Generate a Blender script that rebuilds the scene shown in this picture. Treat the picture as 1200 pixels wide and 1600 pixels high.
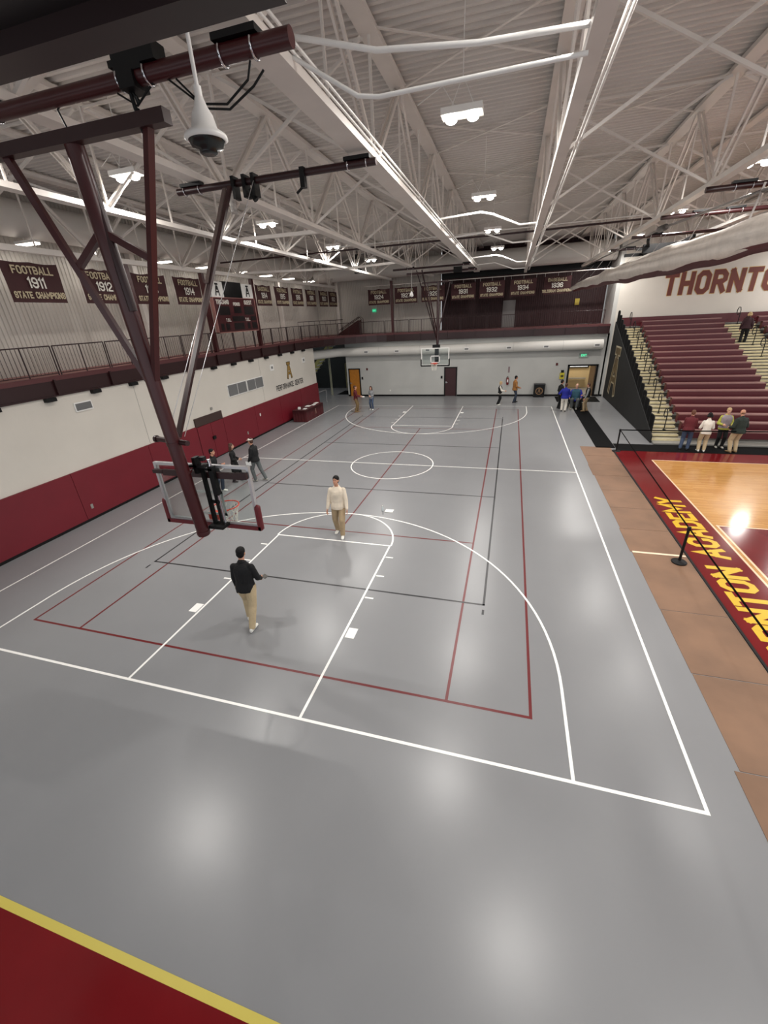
import bpy, bmesh, math, random
import numpy as np
from mathutils import Vector, Matrix
random.seed(4)
for o in list(bpy.data.objects): bpy.data.objects.remove(o)
S = bpy.context.scene
COL = S.collection
PI = math.pi
# ------------------------------------------------------------------ camera
CAMP = (4.7228, -4.0378, 5.9871)
YAW, PITCH, ROLL, FPX = -0.3004, -0.4452, -0.0542, 640.04
cy, sy, cp, sp = math.cos(YAW), math.sin(YAW), math.cos(PITCH), math.sin(PITCH)
fw = Vector((sy*cp, cy*cp, sp)); r0 = Vector((cy, -sy, 0)); u0 = r0.cross(fw)
cr, sr = math.cos(ROLL), math.sin(ROLL)
rv = cr*r0 + sr*u0; uv = -sr*r0 + cr*u0
cd = bpy.data.cameras.new('camera'); cam = bpy.data.objects.new('camera', cd); COL.objects.link(cam)
cam.matrix_world = Matrix(((rv.x, uv.x, -fw.x, CAMP[0]), (rv.y, uv.y, -fw.y, CAMP[1]), (rv.z, uv.z, -fw.z, CAMP[2]), (0, 0, 0, 1)))
cd.sensor_fit = 'HORIZONTAL'; cd.sensor_width = 36; cd.lens = FPX*36/1200; cd.clip_start = .05; cd.clip_end = 200
S.camera = cam
# ------------------------------------------------------------------ world, exposure
W = bpy.data.worlds.new('world'); S.world = W; W.use_nodes = True
W.node_tree.nodes['Background'].inputs[0].default_value = (.92, .96, 1, 1)
W.node_tree.nodes['Background'].inputs[1].default_value = .75
S.view_settings.view_transform = 'Standard'; S.view_settings.look = 'None'
S.view_settings.gamma = 1; S.view_settings.use_curve_mapping = False
S.view_settings.exposure = 0.36
BAY_W = 170; TUBE_W = 9
# ------------------------------------------------------------------ materials
def lin(c): return tuple(((x/255+.055)/1.055)**2.4 if x > 10 else x/255/12.92 for x in c)
MATS = {}
def mat(name, c, rough=.6, metal=0, noise=None, bump=None, emit=None, spec=.5, coat=0, wave=None):
    if name in MATS: return MATS[name]
    m = bpy.data.materials.new(name); m.use_nodes = True; MATS[name] = m
    nt = m.node_tree; b = nt.nodes['Principled BSDF']; L = nt.links
    c = lin(c); b.inputs['Base Color'].default_value = (*c, 1)
    b.inputs['Roughness'].default_value = rough; b.inputs['Metallic'].default_value = metal
    b.inputs['Specular IOR Level'].default_value = spec
    if coat: b.inputs['Coat Weight'].default_value = coat; b.inputs['Coat Roughness'].default_value = .12
    if emit: b.inputs['Emission Color'].default_value = (*lin(emit[0]), 1); b.inputs['Emission Strength'].default_value = emit[1]
    if noise or bump:
        tc = nt.nodes.new('ShaderNodeTexCoord')
    if noise:
        sc, amt = noise
        n = nt.nodes.new('ShaderNodeTexNoise'); n.inputs['Scale'].default_value = sc; n.inputs['Detail'].default_value = 4
        L.new(tc.outputs['Object'], n.inputs['Vector'])
        r = nt.nodes.new('ShaderNodeMapRange'); r.inputs[1].default_value = .3; r.inputs[2].default_value = .7
        r.inputs[3].default_value = 1-amt; r.inputs[4].default_value = 1+amt
        L.new(n.outputs['Fac'], r.inputs[0])
        v = nt.nodes.new('ShaderNodeVectorMath'); v.operation = 'SCALE'; v.inputs[0].default_value = c
        L.new(r.outputs[0], v.inputs['Scale']); L.new(v.outputs[0], b.inputs['Base Color'])
    if bump:
        sc, st = bump
        n = nt.nodes.new('ShaderNodeTexNoise'); n.inputs['Scale'].default_value = sc; n.inputs['Detail'].default_value = 3
        L.new(tc.outputs['Object'], n.inputs['Vector'])
        bp = nt.nodes.new('ShaderNodeBump'); bp.inputs['Strength'].default_value = st; bp.inputs['Distance'].default_value = .02
        L.new(n.outputs['Fac'], bp.inputs['Height']); L.new(bp.outputs[0], b.inputs['Normal'])
    return m
FLOOR = mat('rubber_floor', (133, 134, 136), .29, noise=(.5, .035), bump=(5, .012), spec=.42)
WHITE_LINE = mat('white_line_paint', (248, 247, 243), .35)
RED_LINE = mat('maroon_line_paint', (104, 22, 26), .35)
BLACK_LINE = mat('black_line_paint', (34, 34, 38), .35)
YELLOW = mat('yellow_paint', (214, 176, 40), .3)
MAROON_FLOOR = mat('maroon_floor_paint', (108, 22, 26), .14, noise=(1.2, .08), spec=.5)
PALE_YELLOW = mat('pale_yellow_line', (202, 186, 88), .4)
BLOCK = mat('painted_block_wall', (206, 200, 190), .6, noise=(.8, .03), bump=(9, .15))
BLOCK_GREY = mat('grey_painted_block', (186, 186, 182), .6, noise=(.8, .04), bump=(9, .15))
PAD = mat('maroon_wall_pad', (108, 18, 32), .5, noise=(1.5, .06))
PAD_TOP = mat('maroon_pad_seam', (60, 14, 18), .6)
STEEL_M = mat('maroon_painted_steel', (62, 15, 18), .34, noise=(3, .08))
STEEL_MD = mat('dark_maroon_steel', (42, 13, 15), .38)
STEEL_W = mat('white_painted_steel', (216, 209, 202), .42, noise=(2, .05))
DECK = mat('white_roof_deck', (204, 198, 192), .6, noise=(.6, .04))
CORR = mat('light_corrugated_metal', (196, 190, 182), .5, noise=(.7, .03))
CORR_M = mat('maroon_corrugated_metal', (46, 10, 13), .6)
BLACK = mat('black_paint', (8, 8, 9), .5, spec=.3)
BLACKF = mat('black_fabric', (5, 5, 6), .9, bump=(60, .2), spec=.15)
BANNER = mat('dark_maroon_banner_cloth', (58, 22, 24), .75, noise=(3, .1))
GOLD = mat('dull_gold_print', (188, 174, 144), .7)
PRINT_W = mat('white_print', (222, 218, 208), .7)
SILVER = mat('brushed_aluminium', (196, 196, 198), .3, metal=.7)
CHROME = mat('chrome', (200, 200, 204), .15, metal=1)
DUCT = mat('pale_fabric_duct', (214, 211, 205), .7, noise=(1, .03))
GRILLE = mat('grey_vent_grille', (110, 110, 110), .6)
WHITEP = mat('white_plastic', (228, 226, 222), .4)
DECKW = mat('cream_step_wood', (212, 200, 160), .4, noise=(4, .12))
SEAT = mat('maroon_bench_seat', (82, 22, 30), .4)
SEATTOP = mat('pale_maroon_bench_top', (142, 104, 100), .35)  # bench tops lighter and greyer than the maroon fronts
GREYMET = mat('grey_riser_metal', (140, 138, 132), .5)
PAPER = mat('brown_kraft_board', (124, 94, 72), .6, noise=(1.1, .16), bump=(3, .2))
PAPERW = mat('white_paper', (238, 238, 234), .6)
WOODD = mat('amber_wood_door', (176, 112, 34), .45, noise=(6, .12))
DOORM = mat('dark_maroon_door', (54, 20, 24), .5)
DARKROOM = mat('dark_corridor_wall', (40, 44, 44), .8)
SLATE = mat('slate_door', (52, 60, 72), .5)
BEIGE = mat('beige_room_wall', (206, 184, 142), .7)
LAMP = mat('lamp_glow', (255, 250, 240), .5, emit=((255, 250, 240), 30))
TUBE = mat('tube_glow', (255, 246, 235), .5, emit=((255, 246, 235), 9))
GREENG = mat('exit_glow', (60, 200, 140), .5, emit=((70, 210, 150), 1.2))
ORANGE = mat('orange_rim_paint', (206, 60, 30), .4)
NETM = mat('white_net_cord', (230, 226, 214), .8)
SKIN = mat('skin', (190, 138, 112), .5)
SKIN2 = mat('fair_skin', (206, 160, 136), .5)
def cloth(n, c): return mat(n, c, .85, bump=(28, .5), noise=(7, .08))
def wood_floor():
    m = mat('maple_court_boards', (214, 160, 92), .13); nt = m.node_tree; L = nt.links; b = nt.nodes['Principled BSDF']
    tc = nt.nodes.new('ShaderNodeTexCoord'); br = nt.nodes.new('ShaderNodeTexBrick')
    br.inputs['Color1'].default_value = (*lin((206, 156, 92)), 1); br.inputs['Color2'].default_value = (*lin((186, 132, 72)), 1)
    br.inputs['Mortar'].default_value = (*lin((150, 98, 50)), 1); br.inputs['Scale'].default_value = 1
    br.inputs['Mortar Size'].default_value = .002; br.inputs['Brick Width'].default_value = .9; br.inputs['Row Height'].default_value = .057
    L.new(tc.outputs['Object'], br.inputs['Vector']); L.new(br.outputs[0], b.inputs['Base Color'])
    return m
MAPLE = wood_floor()
def glass_mat():
    m = bpy.data.materials.new('clear_board_glass'); m.use_nodes = True; nt = m.node_tree; L = nt.links
    for n in list(nt.nodes): nt.nodes.remove(n)
    o = nt.nodes.new('ShaderNodeOutputMaterial'); mx = nt.nodes.new('ShaderNodeMixShader'); t = nt.nodes.new('ShaderNodeBsdfTransparent')
    g = nt.nodes.new('ShaderNodeBsdfGlossy'); g.inputs['Roughness'].default_value = .02; f = nt.nodes.new('ShaderNodeFresnel'); f.inputs[0].default_value = 1.3
    t.inputs[0].default_value = (.93, .96, .95, 1)
    L.new(f.outputs[0], mx.inputs[0]); L.new(t.outputs[0], mx.inputs[1]); L.new(g.outputs[0], mx.inputs[2]); L.new(mx.outputs[0], o.inputs[0])
    return m
GLASS = glass_mat()
# ------------------------------------------------------------------ mesh builder
class MB:
    def __init__(s): s.v = []; s.f = []; s.m = []; s.sm = []
    def add(s, vs, fs, mi=0, smooth=False):
        n = len(s.v); s.v += [tuple(v) for v in vs]
        for f in fs: s.f.append([n+i for i in f]); s.m.append(mi); s.sm.append(smooth)
        return s
    def box(s, x0, x1, y0, y1, z0, z1, mi=0):
        vs = [(x, y, z) for x in (x0, x1) for y in (y0, y1) for z in (z0, z1)]
        return s.add(vs, [(0, 1, 3, 2), (4, 6, 7, 5), (0, 4, 5, 1), (2, 3, 7, 6), (0, 2, 6, 4), (1, 5, 7, 3)], mi)
    def quad(s, a, b, c, d, mi=0): return s.add([a, b, c, d], [(0, 1, 2, 3)], mi)
    def prism(s, pts, d, mi=0):
        n = len(pts); d = Vector(d); a = [Vector(p) for p in pts]; b = [p+d for p in a]
        return s.add(a+b, [tuple(range(n))[::-1], tuple(range(n, 2*n))]+[(i, (i+1) % n, n+(i+1) % n, n+i) for i in range(n)], mi)
    def beam(s, p, q, w, h, mi=0, up=(0, 0, 1)):
        p = Vector(p); q = Vector(q); d = (q-p).normalized(); up = Vector(up)
        if abs(d.dot(up)) > .98: up = Vector((0, 1, 0))
        a = d.cross(up).normalized()*w/2; b = a.cross(d).normalized()*h/2
        vs = [p-a-b, p+a-b, p+a+b, p-a+b, q-a-b, q+a-b, q+a+b, q-a+b]
        return s.add(vs, [(3, 2, 1, 0), (4, 5, 6, 7), (0, 1, 5, 4), (1, 2, 6, 5), (2, 3, 7, 6), (3, 0, 4, 7)], mi)
    def tube(s, pts, r, n=8, mi=0, closed=False, caps=True):
        pts = [Vector(p) for p in pts]; N = len(pts); rs = r if isinstance(r, (list, tuple)) else [r]*N
        rings = []; prev = None
        for i, p in enumerate(pts):
            if closed: d = (pts[(i+1) % N]-pts[i-1])
            else: d = pts[min(i+1, N-1)]-pts[max(i-1, 0)]
            d = d.normalized()
            if prev is None:
                a = d.cross(Vector((0, 0, 1)) if abs(d.z) < .95 else Vector((1, 0, 0))).normalized()
            else: a = (prev-d*prev.dot(d)).normalized()
            prev = a; b = d.cross(a)
            rings.append([p+rs[i]*(a*math.cos(2*PI*k/n)+b*math.sin(2*PI*k/n)) for k in range(n)])
        vs = [v for g in rings for v in g]; fs = []
        for i in range(N if closed else N-1):
            j = (i+1) % N
            for k in range(n): fs.append((i*n+k, i*n+(k+1) % n, j*n+(k+1) % n, j*n+k))
        s.add(vs, fs, mi, True)
        if caps and not closed: s.add(rings[0], [tuple(range(n))[::-1]], mi); s.add(rings[-1], [tuple(range(n))], mi)
        return s
    def lathe(s, c, prof, n=20, mi=0):
        vs = []; fs = []
        for r, z in prof: vs += [(c[0]+r*math.cos(2*PI*k/n), c[1]+r*math.sin(2*PI*k/n), c[2]+z) for k in range(n)]
        for i in range(len(prof)-1):
            for k in range(n): fs.append((i*n+k, i*n+(k+1) % n, (i+1)*n+(k+1) % n, (i+1)*n+k))
        s.add(vs, fs, mi, True)
        s.add(vs[:n], [tuple(range(n))[::-1]], mi); s.add(vs[-n:], [tuple(range(n))], mi)
        return s
    def loft(s, rings, mi=0):      # rings: (centre, a-vector, b-vector)
        n = 14; vs = []; fs = []
        for c, a, b in rings:
            c, a, b = Vector(c), Vector(a), Vector(b)
            vs += [c+a*math.cos(2*PI*k/n)+b*math.sin(2*PI*k/n) for k in range(n)]
        R = len(rings)
        for i in range(R-1):
            for k in range(n): fs.append((i*n+k, i*n+(k+1) % n, (i+1)*n+(k+1) % n, (i+1)*n+k))
        fs += [tuple(range(n))[::-1], tuple(range((R-1)*n, R*n))]
        return s.add(vs, fs, mi, True)
    def cap(s, p, q, r1, r2, mi=0):    # tapered capsule
        p = Vector(p); q = Vector(q); d = (q-p)
        if d.length < 1e-5: d = Vector((0, 0, 1e-4))
        u = d.normalized(); a = u.cross(Vector((0, 0, 1)) if abs(u.z) < .9 else Vector((1, 0, 0))).normalized(); b = u.cross(a)
        R = []
        for t in (-.98, -.7, -.35, 0): R.append((p+u*r1*t, r1*math.sqrt(1-t*t)))
        for t in (0, .35, .7, .98): R.append((q+u*r2*t, r2*math.sqrt(1-t*t)))
        return s.loft([(c, a*r, b*r) for c, r in R], mi)
    def ell(s, c, rx, ry, rz, mi=0, M=None):
        M = M or Matrix.Identity(3); c = Vector(c)
        return s.loft([(c+M@Vector((0, 0, rz*math.sin(t))), M@Vector((rx*math.cos(t), 0, 0)), M@Vector((0, ry*math.cos(t), 0))) for t in [(-.97+1.94*i/8)*PI/2 for i in range(9)]], mi)
    def mesh(s, name, mats):
        me = bpy.data.meshes.new(name); me.from_pydata(s.v, [], s.f)
        for m in (mats if isinstance(mats, (list, tuple)) else [mats]): me.materials.append(m)
        me.polygons.foreach_set('material_index', s.m); me.polygons.foreach_set('use_smooth', s.sm)
        me.update(); return me
    def build(s, name, mats, parent=None, **k):
        o = bpy.data.objects.new(name, s.mesh(name, mats)); COL.objects.link(o)
        if parent is not None:
            o.parent = parent
            if parent.type == 'EMPTY' and not parent.get('posed'): o.matrix_parent_inverse = Matrix.Translation(-parent.location)
        return tag(o, **k)
def tag(o, label=None, cat=None, group=None, kind=None):
    if label: o['label'] = label
    if cat: o['category'] = cat
    if group: o['group'] = group
    if kind: o['kind'] = kind
    return o
def thing(name, label, cat, loc=(0, 0, 0), group=None, kind=None):
    o = bpy.data.objects.new(name, None); COL.objects.link(o); o.location = loc; o.empty_display_size = .1
    bpy.context.view_layer.update()
    return tag(o, label, cat, group, kind)
def dup(root, off, label=None, rz=0, cat=None):
    r = root.copy(); COL.objects.link(r); r.location = root.location+Vector(off)
    if label: r['label'] = label
    def rec(src, dst):
        for ch in list(src.children):
            c = ch.copy()
            COL.objects.link(c); c.parent = dst; c.matrix_parent_inverse = ch.matrix_parent_inverse.copy(); rec(ch, c)
    rec(root, r); return r
# ------------------------------------------------------------------ block lettering
G = {}
def g(ch, w, *pl): G[ch] = (w, pl)
c_ = .17
O_ = [(c_, 0), (.6-c_, 0), (.6, c_), (.6, 1-c_), (.6-c_, 1), (c_, 1), (0, 1-c_), (0, c_), 'c']
g('O', .6, O_); g('0', .6, O_); g('T', .6, [(0, 1), (.6, 1)], [(.3, 1), (.3, 0)]); g('H', .6, [(0, 0), (0, 1)], [(.6, 0), (.6, 1)], [(0, .5), (.6, .5)])
g('R', .6, [(0, 0), (0, 1), (.6-c_, 1), (.6, 1-c_), (.6, .5+c_*.6), (.6-c_, .48), (0, .48)], [(.3, .48), (.6, 0)])
g('N', .62, [(0, 0), (0, 1)], [(0, 1), (.62, 0)], [(.62, 0), (.62, 1)])
g('A', .62, [(0, 0), (.31, 1), (.62, 0)], [(.12, .32), (.5, .32)]); g('C', .6, [(.6, .7), (.6, 1-c_), (.6-c_, 1), (c_, 1), (0, 1-c_), (0, c_), (c_, 0), (.6-c_, 0), (.6, c_), (.6, .3)])
g('D', .6, [(0, 0), (0, 1), (.6-c_, 1), (.6, 1-c_), (.6, c_), (.6-c_, 0), 'c']); g('E', .55, [(.55, 1), (0, 1), (0, 0), (.55, 0)], [(0, .5), (.45, .5)])
g('M', .8, [(0, 0), (0, 1), (.4, .35), (.8, 1), (.8, 0)]); g('Y', .62, [(0, 1), (.31, .48), (.62, 1)], [(.31, .48), (.31, 0)])
g('F', .55, [(.55, 1), (0, 1), (0, 0)], [(0, .5), (.45, .5)]); g('B', .6, [(0, 0), (0, 1), (.6-c_, 1), (.6, 1-c_), (.6, .6), (.5, .5), (.6, .4), (.6, c_), (.6-c_, 0), 'c'], [(0, .5), (.5, .5)])
g('L', .55, [(0, 1), (0, 0), (.55, 0)]); g('S', .6, [(.6, .75), (.6, 1-c_), (.6-c_, 1), (c_, 1), (0, 1-c_), (0, .62), (c_, .5), (.6-c_, .5), (.6, .38), (.6, c_), (.6-c_, 0), (c_, 0), (0, c_), (0, .25)])
g('P', .6, [(0, 0), (0, 1), (.6-c_, 1), (.6, 1-c_), (.6, .5+c_*.6), (.6-c_, .46), (0, .46)]); g('I', 0, [(0, 0), (0, 1)]); g('1', .15, [(0, .85), (.15, 1), (.15, 0)])
g('G', .6, [(.6, .75), (.6, 1-c_), (.6-c_, 1), (c_, 1), (0, 1-c_), (0, c_), (c_, 0), (.6-c_, 0), (.6, c_), (.6, .45), (.35, .45)]); g('U', .6, [(0, 1), (0, c_), (c_, 0), (.6-c_, 0), (.6, c_), (.6, 1)])
g('J', .55, [(.55, 1), (.55, c_), (.4, 0), (c_, 0), (0, c_), (0, .3)]); g('X', .6, [(0, 0), (.6, 1)], [(0, 1), (.6, 0)])
g('2', .6, [(0, .75), (0, 1-c_), (c_, 1), (.6-c_, 1), (.6, 1-c_), (.6, .6), (0, .12), (0, 0), (.6, 0)]); g('3', .6, [(0, .85), (c_, 1), (.6-c_, 1), (.6, 1-c_), (.6, .62), (.45, .5), (.2, .5)], [(.45, .5), (.6, .38), (.6, c_), (.6-c_, 0), (c_, 0), (0, .15)])
g('4', .6, [(.48, 0), (.48, 1), (0, .35), (.6, .35)]); g('5', .6, [(.6, 1), (0, 1), (0, .55), (.6-c_, .55), (.6, .42), (.6, c_), (.6-c_, 0), (c_, 0), (0, c_)])
g('6', .6, [(.6, .8), (.6-c_, 1), (c_, 1), (0, 1-c_), (0, c_), (c_, 0), (.6-c_, 0), (.6, c_), (.6, .4), (.6-c_, .53), (0, .53)]); g('7', .6, [(0, 1), (.6, 1), (.2, 0)])
g('9', .6, [(0, .2), (c_, 0), (.6-c_, 0), (.6, c_), (.6, 1-c_), (.6-c_, 1), (c_, 1), (0, 1-c_), (0, .6), (c_, .47), (.6, .47)]); g('8', .6, O_, [(0, .5), (.6, .5)]); g('.', 0, [(0, 0), (0, .08)])
def stroke(mb, pts, t, place, mi, ext=0):
    closed = pts[-1] == 'c'; P = [Vector((p[0], p[1])) for p in (pts[:-1] if closed else pts)]; n = len(P)
    Lp, Rp = [], []
    for i in range(n):
        if closed: a = (P[i]-P[i-1]).normalized(); b = (P[(i+1) % n]-P[i]).normalized()
        else:
            a = (P[i]-P[i-1]).normalized() if i else (P[1]-P[0]).normalized(); b = (P[i+1]-P[i]).normalized() if i < n-1 else a
        na = Vector((-a.y, a.x)); nb = Vector((-b.y, b.x)); m = (na+nb)
        if m.length < .3: m = na
        m.normalize(); k = t/2/max(.45, m.dot(na)); p = P[i].copy()
        if not closed and ext:
            if i == 0: p -= b*ext
            if i == n-1: p += a*ext
        Lp.append(p+m*k); Rp.append(p-m*k)
    for i in range(n if closed else n-1):
        j = (i+1) % n; e = i*.0007; mb.add([place(*Rp[i], e), place(*Rp[j], e), place(*Lp[j], e), place(*Lp[i], e)], [(0, 1, 2, 3)], mi)
def text(mb, s, org, right, up, h, t=.17, mi=0, gap=.3, align='c', ext=None, fat=0, wscale=1, lift=None):
    right = Vector(right); up = Vector(up); nrm = right.cross(up).normalized()
    ws = [G[c][0]*wscale if c != ' ' else .3 for c in s]; total = sum(ws)+(gap+.0)*(len(s)-1)
    x = -total/2 if align == 'c' else 0; org = Vector(org)
    hh = h/(1+t)
    lift = lift or 0
    for i, c in enumerate(s):
        if c != ' ':
            for q, pl in enumerate(G[c][1]):
                f = lambda a, b, e=0, x=x, q=q: org+right*(x+a*wscale)*hh+up*(b+t/2)*hh+nrm*(lift+e+q*.00035)
                stroke(mb, pl, t+fat, f, mi, (ext if ext is not None else t/2)+fat/2)
        x += ws[i]+gap
    return total*hh
def logo(mb, org, right, up, h, mi=0, out=None):     # letter T above an interlocked A
    right = Vector(right); up = Vector(up); n = right.cross(up).normalized(); org = Vector(org)
    def P(k): return lambda a, b, e=0: org+right*a*h+up*b*h+n*(k+e*.5)
    for fat, m_, k in ([(.07, out, 0)] if out is not None else [])+[(0, mi, .004)]:
        stroke(mb, [(-.2, .93), (.2, .93)], .13+fat, P(k), m_, .02+fat/2)
        stroke(mb, [(0, .9), (0, .5)], .13+fat, P(k+.0005), m_, .02)
        stroke(mb, [(-.27, .05), (-.09, .72), (.09, .72), (.27, .05)], .12+fat, P(k+.001), m_, .02+fat/2)
        stroke(mb, [(-.17, .33), (.17, .33)], .11+fat, P(k+.0015), m_, .02)
# ================================================================== THE SETTING
FT = .3048
fl = MB().box(-14, 9.55, -9, 34, -.15, 0)
fl.box(9.55, 27, -9, 34, -.15, 0)
FLOORO = fl.build('floor', FLOOR, kind='structure')
Z1 = .002
def line(mb, a, b, w=.05, z=Z1, mi=0):
    a = Vector((*a, z)); b = Vector((*b, z)); d = (b-a).normalized(); n = Vector((-d.y, d.x, 0))*w/2; a = a-d*w/2; b = b+d*w/2
    mb.add([a-n, b-n, b+n, a+n], [(0, 1, 2, 3)], mi)
def arc(mb, c, r, a0, a1, w=.05, z=Z1, n=64):
    for i in range(n):
        t0 = a0+(a1-a0)*i/n; t1 = a0+(a1-a0)*(i+1)/n
        mb.add([(c[0]+(r+s)*math.cos(t), c[1]+(r+s)*math.sin(t), z) for s, t in ((-w/2, t0), (w/2, t0), (w/2, t1), (-w/2, t1))], [(0, 1, 2, 3)])
wl = MB(); W2, L_ = 25*FT, 84*FT
for a, b in (((-W2, 0), (W2, 0)), ((W2, L_), (-W2, L_)), ((-W2, L_/2), (W2, L_/2))): line(wl, a, b)
for x in (-W2, W2): line(wl, (x, 0), (x, L_), z=.0028)
arc(wl, (0, L_/2), 1.83, 0, 2*PI, z=.0025)
for s, y0 in ((1, 0), (-1, L_)):
    Y = lambda y: y0+s*y
    for sx in (-1, 1):
        line(wl, (sx*1.8, Y(0)), (sx*1.8, Y(19*FT)), z=.0025)
        line(wl, (sx*19.75*FT, Y(0)), (sx*19.75*FT, Y(1.6)), z=.0025)
        for k, yy in enumerate((2.13, 3.35, 4.27, 5.18)):
            if k == 0: wl.box(min(sx*1.85, sx*2.05), max(sx*1.85, sx*2.05), Y(yy)-.15, Y(yy)+.15, 0, .003)
            else: line(wl, (sx*1.87, Y(yy)), (sx*2.03, Y(yy)))
    line(wl, (-1.8, Y(19*FT)), (1.8, Y(19*FT)), z=.003)
    a0, a1 = (0, PI) if s > 0 else (PI, 2*PI)
    arc(wl, (0, Y(19*FT)), 1.83, a0, a1, z=.0035); arc(wl, (0, Y(1.6)), 19.75*FT, a0, a1, z=.0042)
wl.build('white_court_lines', WHITE_LINE, FLOORO)
rl = MB(); h = L_/2
for sx in (-1, 1):
    line(rl, (sx*18*FT, h-39*FT), (sx*18*FT, h+39*FT), z=.001); line(rl, (sx*13.5*FT, h-39*FT), (sx*13.5*FT, h+39*FT), z=.001)
    line(rl, (-18*FT, h+sx*39*FT), (18*FT, h+sx*39*FT), z=.0012); line(rl, (-13.5*FT, h+sx*21*FT), (13.5*FT, h+sx*21*FT), z=.0012)
line(rl, (0, h-21*FT), (0, h+21*FT), z=.0012)
rl.build('maroon_court_lines', RED_LINE, FLOORO)
bl = MB()
for sx in (-1, 1):
    line(bl, (sx*15*FT, h-30*FT), (sx*15*FT, h+30*FT), z=.0015); line(bl, (-15*FT, h+sx*30*FT), (15*FT, h+sx*30*FT), z=.0015)
    line(bl, (-15*FT, h+sx*9.84*FT), (15*FT, h+sx*9.84*FT), z=.0015)
    line(bl, (sx*15*FT, h-30*FT-.32), (sx*15*FT, h-30*FT-.2), z=.0015); line(bl, (sx*15*FT, h+30*FT+.32), (sx*15*FT, h+30*FT+.2), z=.0015)
bl.build('black_court_lines', BLACK_LINE, FLOORO)
MB().box(-9.05, 3.6, -8.9, -3.11, -.01, .0035).build('maroon_floor_border', MAROON_FLOOR, FLOORO)
MB().box(-9.05, 3.6, -3.11, -3.03, 0, .004).build('yellow_border_line', PALE_YELLOW, FLOORO)
# maple court at the right
MC = MB().box(9.56, 26.5, -8.9, 15.85, -.01, .022).build('maple_court', MAPLE, FLOORO)
m = MB(); m.box(9.55, 10.72, -8.9, 15.9, 0, .025); m.box(10.72, 26.5, 14.72, 15.9, 0, .025); m.box(10.92, 26.5, -8.9, 8.67, 0, .0245)
m.build('maroon_court_border', MAROON_FLOOR, MC)
m = MB(); line(m, (10.75, -8.9), (10.75, 14.7), .05, .0255); line(m, (10.88, -8.9), (10.88, 8.72), .05, .0262); line(m, (10.75, 14.7), (26.5, 14.7), .05, .0262); line(m, (10.88, 8.7), (26.5, 8.7), .05, .0268)
m.build('pale_court_lines', mat('cream_line_paint', (236, 208, 176), .25), MC)
m = MB()
LETH = .74
word = 'THORNTON ACADEMY'
wd = sum((G[c][0] if c != ' ' else .3) for c in word)+.3*(len(word)-1); scl = 1.0
y_hi, y_lo = 10.85, 1.8
k = (y_hi-y_lo)/(wd*LETH/1.17)
text(m, word, (9.75+LETH, (y_hi+y_lo)/2, .0262), (0, k, 0), (-1, 0, 0), LETH, t=.25)
m.build('court_lettering', YELLOW, MC)
m = MB().box(9.5, 9.555, -8.9, 15.95, 0, .024); m.build('court_edge_strip', BLACK, MC)
# mats and cover sheets
tag(MB().box(8.88, 9.7, 16.35, 27.0, 0, .008).build('runner_mat', BLACKF), 'long black runner mat leading from the open doorway to the wood court', 'mat')
tag(MB().box(8.1, 10.85, 27.25, 29.2, 0, .01).build('entrance_mat', BLACKF), 'black entrance mat lying right in front of the open doorway', 'mat')
tag(MB().box(9.72, 22, 15.98, 17.1, 0, .009).build('bleacher_mat', BLACKF), 'black mat strip along the foot of the bleachers behind the wood court', 'mat')
tag(MB().box(-9.6, -8.3, 30.2, 32.2, 0, .01).build('corridor_mat', BLACKF), 'black mat on the corridor floor before the slate door', 'mat')
ys = [-6.0, -4.1, -2.4, -.9, .71, 2.5, 4.3, 6.74, 8.1, 9.6, 11.1, 12.6, 13.9, 15.1, 16.5]
random.seed(2)
for i in range(len(ys)-1):
    dx = random.uniform(-.05, .05)
    o = MB().box(8.22+dx, 9.49, ys[i]+.009, ys[i+1]-.009, 0, .006+.002*(i % 2)).build('floor_cover_sheet', PAPER)
    tag(o, 'brown kraft board sheet protecting the floor beside the wood court', 'cover sheet', 'brown cover sheets along the wood court')
tag(MB().box(8.25, 9.48, 6.70, 6.78, .0085, .010).build('masking_tape', mat('pale_tape', (236, 214, 186), .6)), 'pale tape strip across the brown cover sheets beside the near stanchion', 'tape')
# ---------------- lower walls
wl_ = MB().box(-9.35, -9.05, -9, 25.2, 0, 4.2).build('wall_left', BLOCK, kind='structure')
m = MB()
for y in (8.9, 17.8): m.box(-9.052, -9.045, y, y+.012, 1.8, 4.2)
m.build('wall_joint', GREYMET, wl_)
FARY = 29.5
m = MB().box(-8.24, 8.86, FARY, FARY+.25, 0, 4.2); m.box(10.7, 11.15, FARY, FARY+.25, 0, 4.2); m.box(8.86, 10.7, FARY, FARY+.25, 2.12, 4.2)
m.box(-8.24, -8.0, FARY+.25, 34, 0, 4.2)
m.build('wall_far_lower', BLOCK_GREY, kind='structure')
MB().box(11.05, 11.3, FARY-.0, 34, 0, 10.3).build('wall_side_pier', BLOCK_GREY, kind='structure')
WT = MB().box(11.3, 27, FARY, FARY+.25, 0, 10.3).build('wall_far_right', BLOCK, kind='structure')
m = MB(); m.box(-8.22, -8.09, FARY-.03, FARY, 0, .12); m.box(-7.1, -.13, FARY-.03, FARY, 0, .12); m.box(.9, 8.8, FARY-.03, FARY, 0, .12); m.box(10.76, 11.3, FARY-.03, FARY, 0, .12)
m.build('baseboard_far', BLACK, kind='structure')
MB().box(-9.05, -9.0, -9, 25.2, 0, .1).build('baseboard_left', BLACK, kind='structure')
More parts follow.
